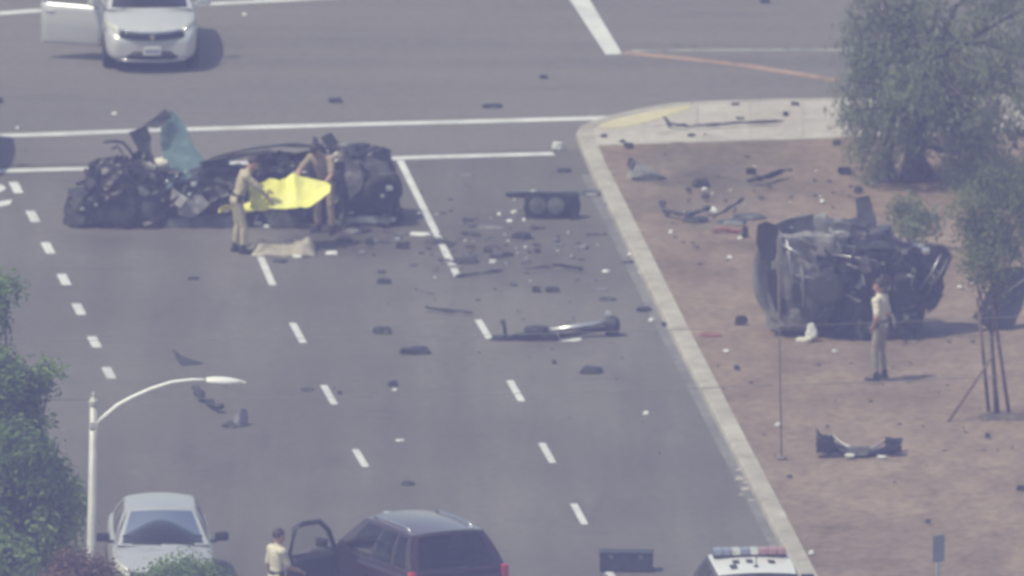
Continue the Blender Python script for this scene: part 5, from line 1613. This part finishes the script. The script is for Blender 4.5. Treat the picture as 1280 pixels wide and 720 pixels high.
bar('dark_branch', 'dark fallen strip on the dirt behind the overturned wreck', 'branch', [(1090, 238), (1120, 237), (1150, 238)], 0.05, M_BARK, ZL)
chunk('dark_lump', 'dark lump on the dirt below the staked sapling', 'fragment', 1235, 548, 8, 8, DK, ZL)
chunk('dark_scrap', 'dark scrap at the lower part of the dirt near the signpost', 'fragment', 987, 597, 8, 5, DK, ZL)
chunk('dark_scrap', 'dark scrap on the dirt above the small sign', 'fragment', 1160, 654, 7, 6, DK, ZL)
chunk('dark_scrap', 'dark scrap at the right edge of the dirt', 'fragment', 1276, 613, 14, 9, DK, ZL)

for k, (x, y, w, h) in enumerate(((926, 588, 10, 4), (931, 600, 14, 6), (937, 612, 12, 5), (941, 626, 10, 4), (924, 597, 7, 3), (936, 604, 9, 4), (932, 619, 6, 3))):
    chunk('concrete_crumb', 'pale concrete crumb broken off the kerb near the police car', 'fragment', x - 3 + 3 * math.sin(k * 5), y, w, h * 0.7, M_CONC, seed=700 + k, group='pale crumbs at the kerb')

for k in range(46):
    px, py = rndd.gauss(600, 85), rndd.gauss(312, 24)
    w = rndd.uniform(6, 19)
    chunk('plastic_shard', 'thin flat shard of dark plastic lying between the black wreck and the kerb', 'fragment', px, py, w, 2.5, rndd.choice((M_DARK2, M_UNDER, M_GREYPAINT, M_DARK)), 0.0, rndd.uniform(-0.5, 0.5), d=rndd.uniform(0.08, 0.3), group='flat plastic shards on the road', seed=900 + k, bend=rndd.uniform(0, 0.05))

# ------------------------------------------------------------------ trees and shrubs
def tree(name, label, base, limbs_fn, clumps, leaf_n, leaf_size, m_leaf, seed, trunk_r=0.14, trunk_h=2.0, cat='tree', group=None, droop=0.0, lean=(0, 0), aspect=2.2):
    """base on the ground; clumps = list of (offset, radius xyz); leaves are folded pointed blades around twigs"""
    r = random.Random(seed)
    root = empty(name, base)
    tag(root, label, cat, group)
    bm = bmesh.new()
    top = Vector((lean[0], lean[1], trunk_h))
    tpts = [Vector((0, 0, -0.05))]
    for k in range(1, 6):
        t = k / 5
        tpts.append(Vector((lean[0] * t ** 1.5 + 0.06 * r.uniform(-1, 1), lean[1] * t + 0.06 * r.uniform(-1, 1), trunk_h * t)))
    tube_bm(bm, tpts, [trunk_r * (1.25 if k == 0 else 1 - 0.45 * k / 5) for k in range(6)], 10)
    leafv, leaff, tint = [], [], []
    total = sum(c[1][0] * c[1][1] * c[1][2] for c in clumps) ** 1.0
    wsum = sum((c[1][0] * c[1][1] * c[1][2]) ** 0.75 for c in clumps)
    for ci, (off, rad) in enumerate(clumps):
        off = Vector(off)
        s = tpts[3 + ci % 3]
        mid = s.lerp(off, 0.5) + Vector((r.uniform(-.25, .25), r.uniform(-.25, .25), r.uniform(0, .25)))
        rl = max(0.012, trunk_r * 0.38)
        tube_bm(bm, [s, s.lerp(mid, 0.5) + Vector((0, 0, 0.06)), mid, off], [rl, rl * 0.8, rl * 0.55, rl * 0.2], 6)
        n = int(leaf_n * (rad[0] * rad[1] * rad[2]) ** 0.75 / wsum)
        ntw = max(6, n // 26)
        hue = r.uniform(-0.32, 0.32)
        per = max(1, n // ntw)
        for t in range(ntw):
            while True:
                q = Vector((r.uniform(-1, 1), r.uniform(-1, 1), r.uniform(-1, 1)))
                if 0.15 < q.length < 1:
                    break
            q = q.normalized() * q.length ** 0.35
            tip = off + Vector((q.x * rad[0], q.y * rad[1], q.z * rad[2]))
            root_ = off + (tip - off) * 0.35
            if t % 3 == 0:
                tube_bm(bm, [root_, root_.lerp(tip, 0.5) + Vector((0, 0, 0.04)), tip], [rl * 0.25, rl * 0.16, rl * 0.06], 4, False)
            dirn = (tip - off).normalized()
            twig_t = r.uniform(-0.12, 0.12)
            sway = Vector((r.uniform(-.3, .3), r.uniform(-.3, .3), -droop)) * 0.5
            for k in range(per):
                s_ = r.random()
                p = root_.lerp(tip, 0.45 + 0.6 * s_) + Vector((r.gauss(0, 0.09), r.gauss(0, 0.09), r.gauss(0, 0.10))) + sway * s_
                rv = Vector((r.uniform(-1, 1), r.uniform(-1, 1), r.uniform(-1, 1)))
                nrm = ((p - off).normalized() * 1.0 + Vector((0, 0, 0.35)) + rv * 0.75).normalized()      # blades face outward from their clump
                d = Vector((r.uniform(-1, 1), r.uniform(-1, 1), r.uniform(-0.6, 0.6) - droop * 1.4))
                d = d - nrm * d.dot(nrm)
                if d.length < 0.05:
                    continue
                d.normalize()
                w = nrm.cross(d)
                L = leaf_size * r.uniform(0.6, 1.3)
                h = L / aspect / 2
                nn = d.cross(w) * h * 0.5
                i0 = len(leafv)
                leafv += [p, p + d * L * 0.45 + w * h + nn, p + d * L, p + d * L * 0.45 - w * h + nn]
                leaff += [(i0, i0 + 1, i0 + 2), (i0, i0 + 2, i0 + 3)]
                tv = min(1, max(0, 0.5 + hue + twig_t + r.uniform(-0.22, 0.22)))
                tint += [tv, tv]
    bmesh.ops.recalc_face_normals(bm, faces=bm.faces)
    from_bm('trunk', bm, M_BARK, root, True)
    cr = pyd('crown', leafv, leaff, m_leaf, root)
    at = cr.data.attributes.new('tint', 'FLOAT', 'FACE')
    at.data.foreach_set('value', tint)
    return root
def blob(cx, cy, cz, R_, n, rs, seed, squash=0.8):
    """clump centres filling an ellipsoid shell"""
    r = random.Random(seed)
    out = []
    for k in range(n):
        a = r.uniform(0, 2 * math.pi)
        e = math.asin(r.uniform(-0.75, 1))
        q = Vector((math.cos(a) * math.cos(e), math.sin(a) * math.cos(e), math.sin(e))) * r.uniform(0.45, 1.0)
        s = r.uniform(*rs)
        out.append(((cx + q.x * R_[0], cy + q.y * R_[1], cz + q.z * R_[2]), (s, s, s * squash)))
    return out
# big grey-green tree in the upper right
tb_ = G(1140, 226, ZL)
H = lambda px, py, yo=0.0: (P(px, py, tb_.y + yo) - Vector((tb_.x, tb_.y, ZL)))
cl = []
rt = random.Random(77)
for (x, y, s, yo) in ((1075, 30, .55, 0), (1090, 85, .6, -.4), (1078, 120, .5, .3), (1075, 168, .42, 0), (1098, 190, .40, -.2), (1110, 130, .6, .4), (1120, 60, .7, 0), (1150, 20, .8, .5), (1150, 100, .7, -.5), (1165, 150, .55, .2), (1195, 60, .8, 0), (1205, 120, .7, .6), (1215, 170, .55, -.3), (1240, 30, .8, .4), (1250, 100, .7, -.5), (1245, 150, .6, .2), (1215, 205, .45, .3), (1275, 70, .7, .2), (1110, 5, .7, .8), (1180, -35, .7, .4), (1250, -40, .8, .6), (1100, -40, .6, .3), (1300, 0, .9, 0), (1068, 70, .42, .5), (1062, 100, .3, -.2), (1300, 130, .6, .3), (1232, 190, .42, .1), (1160, 60, .6, 1.2), (1130, 165, .36, .6), (1120, 150, .5, -.9), (1170, 120, .6, -1.0), (1190, 165, .45, -.8), (1225, 140, .6, -1.0), (1135, 100, .6, -1.0), (1085, 150, .5, -.7), (1090, 182, .4, -.6), (1065, 140, .4, 0), (1230, 178, .5, -.9), (1200, 196, .4, -.8)):
    q = H(x, y, yo)
    cl.append(((q.x + 0.0, yo, q.z), (s, s, s * 0.85)))
tree('pepper_tree', 'large grey-green tree with a dark leaning trunk at the upper right', (tb_.x, tb_.y, ZL), None, cl, 21000, 0.15, M_LEAF_GREY, 5, 0.19, 2.2, lean=(0.35, 0.3), droop=0.75, aspect=4.6)
# extra stem and low bough of the same tree are its parts
pt = [o for o in bpy.data.objects if o.name.startswith('pepper_tree')][0]
tube('second_stem', [H(1112, 224), H(1110, 190, .1), H(1116, 150, .2), H(1125, 90, .4)], [0.12, 0.10, 0.08, 0.05], M_BARK, pt, 9)
tube('low_bough', [H(1150, 176), H(1172, 186, -.1), H(1192, 191, -.1), H(1214, 183, 0), H(1240, 160, .1)], [0.07, 0.06, 0.05, 0.05, 0.03], M_BARK, pt, 7)
tube('second_stem', [H(1160, 222), H(1150, 196, .1), H(1146, 150, .2)], [0.14, 0.10, 0.07], M_BARK, pt, 8)

# staked sapling at the right
sb = G(1247, 520, ZL)
S_ = lambda px, py, yo=0.0: (P(px, py, sb.y + yo) - Vector((sb.x, sb.y, ZL)))
cl = []
for (x, y, s, yo) in ((1215, 250, .38, 0), (1240, 232, .42, .1), (1262, 262, .42, -.2), (1225, 290, .42, .2), (1250, 310, .42, -.1), (1232, 335, .36, 0), (1222, 315, .32, -.2), (1275, 225, .45, .2), (1280, 300, .42, 0), (1300, 260, .45, 0), (1245, 352, .26, 0), (1238, 265, .4, .3), (1208, 285, .28, .1)):
    q = S_(x, y, yo)
    cl.append(((q.x, yo, q.z), (s, s, s * 0.9)))
tree('staked_sapling', 'young tree with sparse yellow-green crown tied to wooden stakes', (sb.x, sb.y, ZL), None, cl, 8000, 0.09, M_LEAF_YEL, 8, 0.045, 2.3, lean=(-0.12, 0.0), droop=0.2)
def stake(label, pts, r=0.034):
    p0 = pts[0]
    o = tube('wooden_stake', [Vector(p) - p0 for p in pts], [r, r * 0.95, r * 0.85], M_STAKE, None, 8)
    o.location = p0
    tag(o, label, 'stake')
def SG(px, py, yo=0.0): return P(px, py, sb.y + yo)
def st_(xb, yb, xt, yt):
    b = G(xb, yb, ZL - 0.03)
    t = P(xt, yt, lerp(b.y, sb.y, 0.9))
    return [b, b.lerp(t, 0.5), t]
stake('left upright wooden stake beside the young tree', st_(1236, 516, 1222, 372))
stake('right upright wooden stake beside the young tree', st_(1262, 521, 1240, 372))
stake('slanting wooden stake left of the two upright stakes', st_(1184, 529, 1240, 446), 0.028)
# soil ring and small shrub behind the wreck
c_ = G(1252, 522, ZL)
o = link('soil_mound', chunk_mesh(55, 0.95, 0.7, 0.06), M_BARK, None, (c_.x, c_.y, ZL - 0.01))
tag(o, 'ring of dark soil at the foot of the staked young tree', 'soil mound')
sh_ = G(1138, 312, ZL)
tree('roadside_shrub', 'small thin green shrub growing on dirt behind the overturned wreck', (sh_.x, sh_.y, ZL), None, blob(0, 0, 0.55, (0.35, 0.3, 0.4), 7, (0.18, 0.28), 4), 900, 0.12, M_LEAF_GREY, 12, 0.03, 0.4, 'shrub')
# dark trunked tree at the far right edge
# foreground trees on the planted median, lower left: only their crowns reach the frame
mb_ = G(-15, 1010, KH)
F_ = lambda px, py, yo=0.0: (P(px, py, mb_.y + yo) - Vector((mb_.x, mb_.y, KH)))
cl = []
for (x, y, s, yo) in ((4, 352, .28, 0), (-15, 392, .38, .2), (-5, 372, .22, 0), (-20, 450, .5, 0), (18, 470, .38, -.2), (52, 468, .28, 0), (65, 462, .20, 0), (10, 510, .55, .3), (30, 545, .5, -.4), (0, 580, .6, 0), (45, 575, .40, .2), (60, 590, .42, -.3), (80, 615, .34, 0), (30, 625, .6, .4), (-20, 650, .7, 0), (70, 650, .5, -.2), (45, 680, .6, .2), (10, 700, .6, -.5), (85, 640, .28, .2), (75, 700, .4, .2), (20, 760, .6, 0), (38, 500, .30, .2)):
    q = F_(x, y, yo)
    cl.append(((q.x, yo, q.z), (s, s, s * 0.85)))
tree('street_tree', 'leafy green tree at the left edge beside the lamp post', (mb_.x, mb_.y, KH), None, cl, 19000, 0.13, M_LEAF_GREEN, 3, 0.16, 4.2, lean=(0.1, 0), droop=0.15)
for (x, yb, cls, n, m, lab, sd) in (
    (225, 1180, ((185, 716, .34), (215, 702, .36), (245, 698, .36), (268, 706, .30), (232, 730, .5), (200, 745, .5), (270, 740, .4)), 5200, M_LEAF_GREEN, 'small green tree top in front of the silver sedan', 31),
    (95, 1175, ((90, 694, .24), (110, 700, .26), (128, 706, .24), (76, 712, .3), (100, 730, .45), (140, 735, .35), (85, 688, .15)), 3600, M_LEAF_RED, 'reddish brown small tree top at the foot of the lamp post', 32),
    (150, 1186, ((150, 716, .24), (165, 722, .3), (140, 725, .3), (160, 745, .45)), 2000, M_LEAF_YEL, 'yellowish small tree top between the lamp post and green treetop', 33)):
    b_ = G(x, yb, KH)
    cl = []
    for (cx, cy, s) in cls:
        q = P(cx, cy + (24 if sd != 32 else 14), b_.y) - Vector((b_.x, b_.y, KH))
        cl.append(((q.x, 0.15 * math.sin(cx), q.z), (s, s, s * 0.9)))
    tree('small_tree', lab, (b_.x, b_.y, KH), None, cl, n * 2, 0.09, m, sd, 0.07, 5.0)

# ------------------------------------------------------------------ street lamp, posts, wires
lb_ = G(108, 1125, KH)
lamp = empty('street_lamp', (lb_.x, lb_.y, KH))
tag(lamp, 'tall pale street lamp with a curved arm reaching over the road', 'street lamp')
def Lp(px, py, yo=0): return P(px, py, lb_.y + yo) - Vector((lb_.x, lb_.y, KH))
ptop = Lp(117, 505)
tube('pole', [(0, 0, 0), ptop * 0.5, ptop], [0.11, 0.09, 0.066], M_POLE, lamp, 14)
bm = bmesh.new()
lathe_bm(bm, [(0.2, 0.0), (0.2, 0.05), (0.14, 0.12), (0.115, 0.3)], 16, 'z')
from_bm('base_flange', bm, M_POLE, lamp)
bm = bmesh.new()
lathe_bm(bm, [(0.08, -0.02), (0.082, 0.05), (0.05, 0.10), (0.035, 0.13), (0.04, 0.16), (0.02, 0.2)], 12, 'z', ptop)
from_bm('pole_cap', bm, M_POLE, lamp)
arm_px = [(117, 532), (133, 519), (147, 507), (165, 497), (190, 486), (215, 478), (240, 475), (262, 475.5)]
tube('arm', [Lp(x, y, 0.0) for x, y in arm_px], [0.05, 0.045, 0.042, 0.04, 0.038, 0.036, 0.034, 0.034], M_LAMPHEAD, lamp, 10)
hb = empty('lamp_head', Lp(258, 476)); hb.parent = lamp
def headf(u, v):
    a = v * 2 * math.pi
    x = u * 0.66
    w = 0.13 * math.sin(min(1, 0.18 + u * 0.95) * math.pi) ** 0.6 + 0.012
    hh = 0.07 * math.sin(min(1, 0.2 + u * 0.8) * math.pi) ** 0.7 + 0.012
    return Vector((x, w * math.cos(a), -0.035 * u + hh * math.sin(a) * (1.0 if math.sin(a) > 0 else 0.75)))
grid('lamp_housing', headf, 16, 16, M_LAMPHEAD, hb)
bm = bmesh.new()
lathe_bm(bm, [(0.10, 0.0), (0.085, -0.03), (0.04, -0.05)], 14, 'z', (0.30, 0, -0.055))
from_bm('lamp_lens', bm, M_LENS, hb)
box('arm_clamp', Lp(118, 531), (0.16, 0.16, 0.12), M_POLE, lamp, None, 0.02)

# thin grey post on the dirt
pp_ = G(977, 573, ZL)
post = empty('metal_post', (pp_.x, pp_.y, ZL))
tag(post, 'thin grey metal post standing on the dirt in front of the overturned wreck', 'post')
pt_ = P(972, 298, pp_.y) - Vector((pp_.x, pp_.y, ZL))
tube('post_tube', [(0, 0, -0.02), pt_ * 0.5, pt_], 0.013, M_POST, post, 10)
bm = bmesh.new()
lathe_bm(bm, [(0.09, 0), (0.09, 0.02), (0.045, 0.04)], 12, 'z')
from_bm('post_foot', bm, M_POST, post)
# small sign turned edge-on at the bottom
sg = G(1172, 800, ZL)
sign = empty('street_sign', (sg.x, sg.y, ZL), R(25))
tag(sign, 'small blue-grey street sign seen nearly edge-on at the bottom right', 'sign')
zt_ = (P(1170, 668, sg.y) - sg).z
tube('sign_post', [(0, 0, -0.02), (0, 0, zt_ - 0.02)], 0.03, M_SIGNBACK, sign, 8)
box('sign_plate', (0, -0.035, zt_ - 0.24), (0.22, 0.008, 0.46), M_SIGNBACK, sign, None, 0.003)
for dz in (0.1, 0.36):
    box('sign_bolt', (0, -0.045, zt_ - dz), (0.02, 0.015, 0.02), M_STEEL, sign)
# overhead wires
def wire(label, pts, r):
    p0 = Vector(pts[0])
    n = 16
    a, b = Vector(pts[0]), Vector(pts[1])
    q = []
    for k in range(n + 1):
        t = k / n
        p = a.lerp(b, t)
        p.z -= 0.9 * 4 * t * (1 - t)
        q.append(p - p0)
    o = tube('overhead_wire', q, r, M_WIRE, None, 6)
    o.location = p0
    tag(o, label, 'wire')
def utility_pole(x, y, h, lab):
    u = empty('utility_pole', (x, y, KH))
    tag(u, lab, 'utility pole')
    tube('pole', [(0, 0, -0.1), (0, 0, h * 0.5), (0, 0, h)], [0.17, 0.15, 0.12], M_BARK, u, 10)
    box('crossarm', (0, -0.16, h - 0.5), (0.12, 0.12, 2.2), M_BARK, u, Matrix.Rotation(R(90), 3, 'X'))
    for dy in (-0.9, 0.9):
        bm = bmesh.new()
        lathe_bm(bm, [(0.03, 0), (0.055, 0.04), (0.03, 0.08), (0.05, 0.12), (0.02, 0.16)], 8, 'z', (0, -0.16 + dy, h - 0.44))
        from_bm('insulator', bm, M_LENS, u)
YW = -46.0
za, zb_ = P(640, 492, YW).z, P(1280, 476, YW).z
ax_, bx_ = -26.0, 26.0
def zat(x): return za + (zb_ - za) * x / 8.9
wire('lower faint overhead wire crossing the dirt in front of the standing officer', [(ax_, YW, zat(ax_) + 0.9), (bx_, YW, zat(bx_) + 0.9)], 0.006)
d_ = P(1000, 409, YW).z - P(1000, 483, YW).z
wire('upper faint overhead wire crossing in front of the overturned wreck', [(ax_, YW + 1.8, zat(ax_) + 0.9 + d_ - 0.35), (bx_, YW + 1.8, zat(bx_) + 0.9 + d_ - 0.35)], 0.005)

# ------------------------------------------------------------------ haze between the helicopter and the street
bm = bmesh.new()
bx(bm, (0, 0, 120), (5300, 5300, 242))
hz = from_bm('haze', bm, None)
hz['kind'] = 'stuff'
hm, nt, b = nodes_of('summer_haze')
nt.nodes.remove(b)
pv = nt.nodes.new('ShaderNodeVolumePrincipled')
pv.inputs['Color'].default_value = (0.50, 0.515, 0.98, 1)
pv.inputs['Density'].default_value = 0.00040
pv.inputs['Absorption Color'].default_value = (1, 1, 1, 1)
pv.inputs['Anisotropy'].default_value = 0.0
nt.links.new(pv.outputs[0], nt.nodes['Material Output'].inputs['Volume'])
hz.data.materials.clear()
hz.data.materials.append(hm)
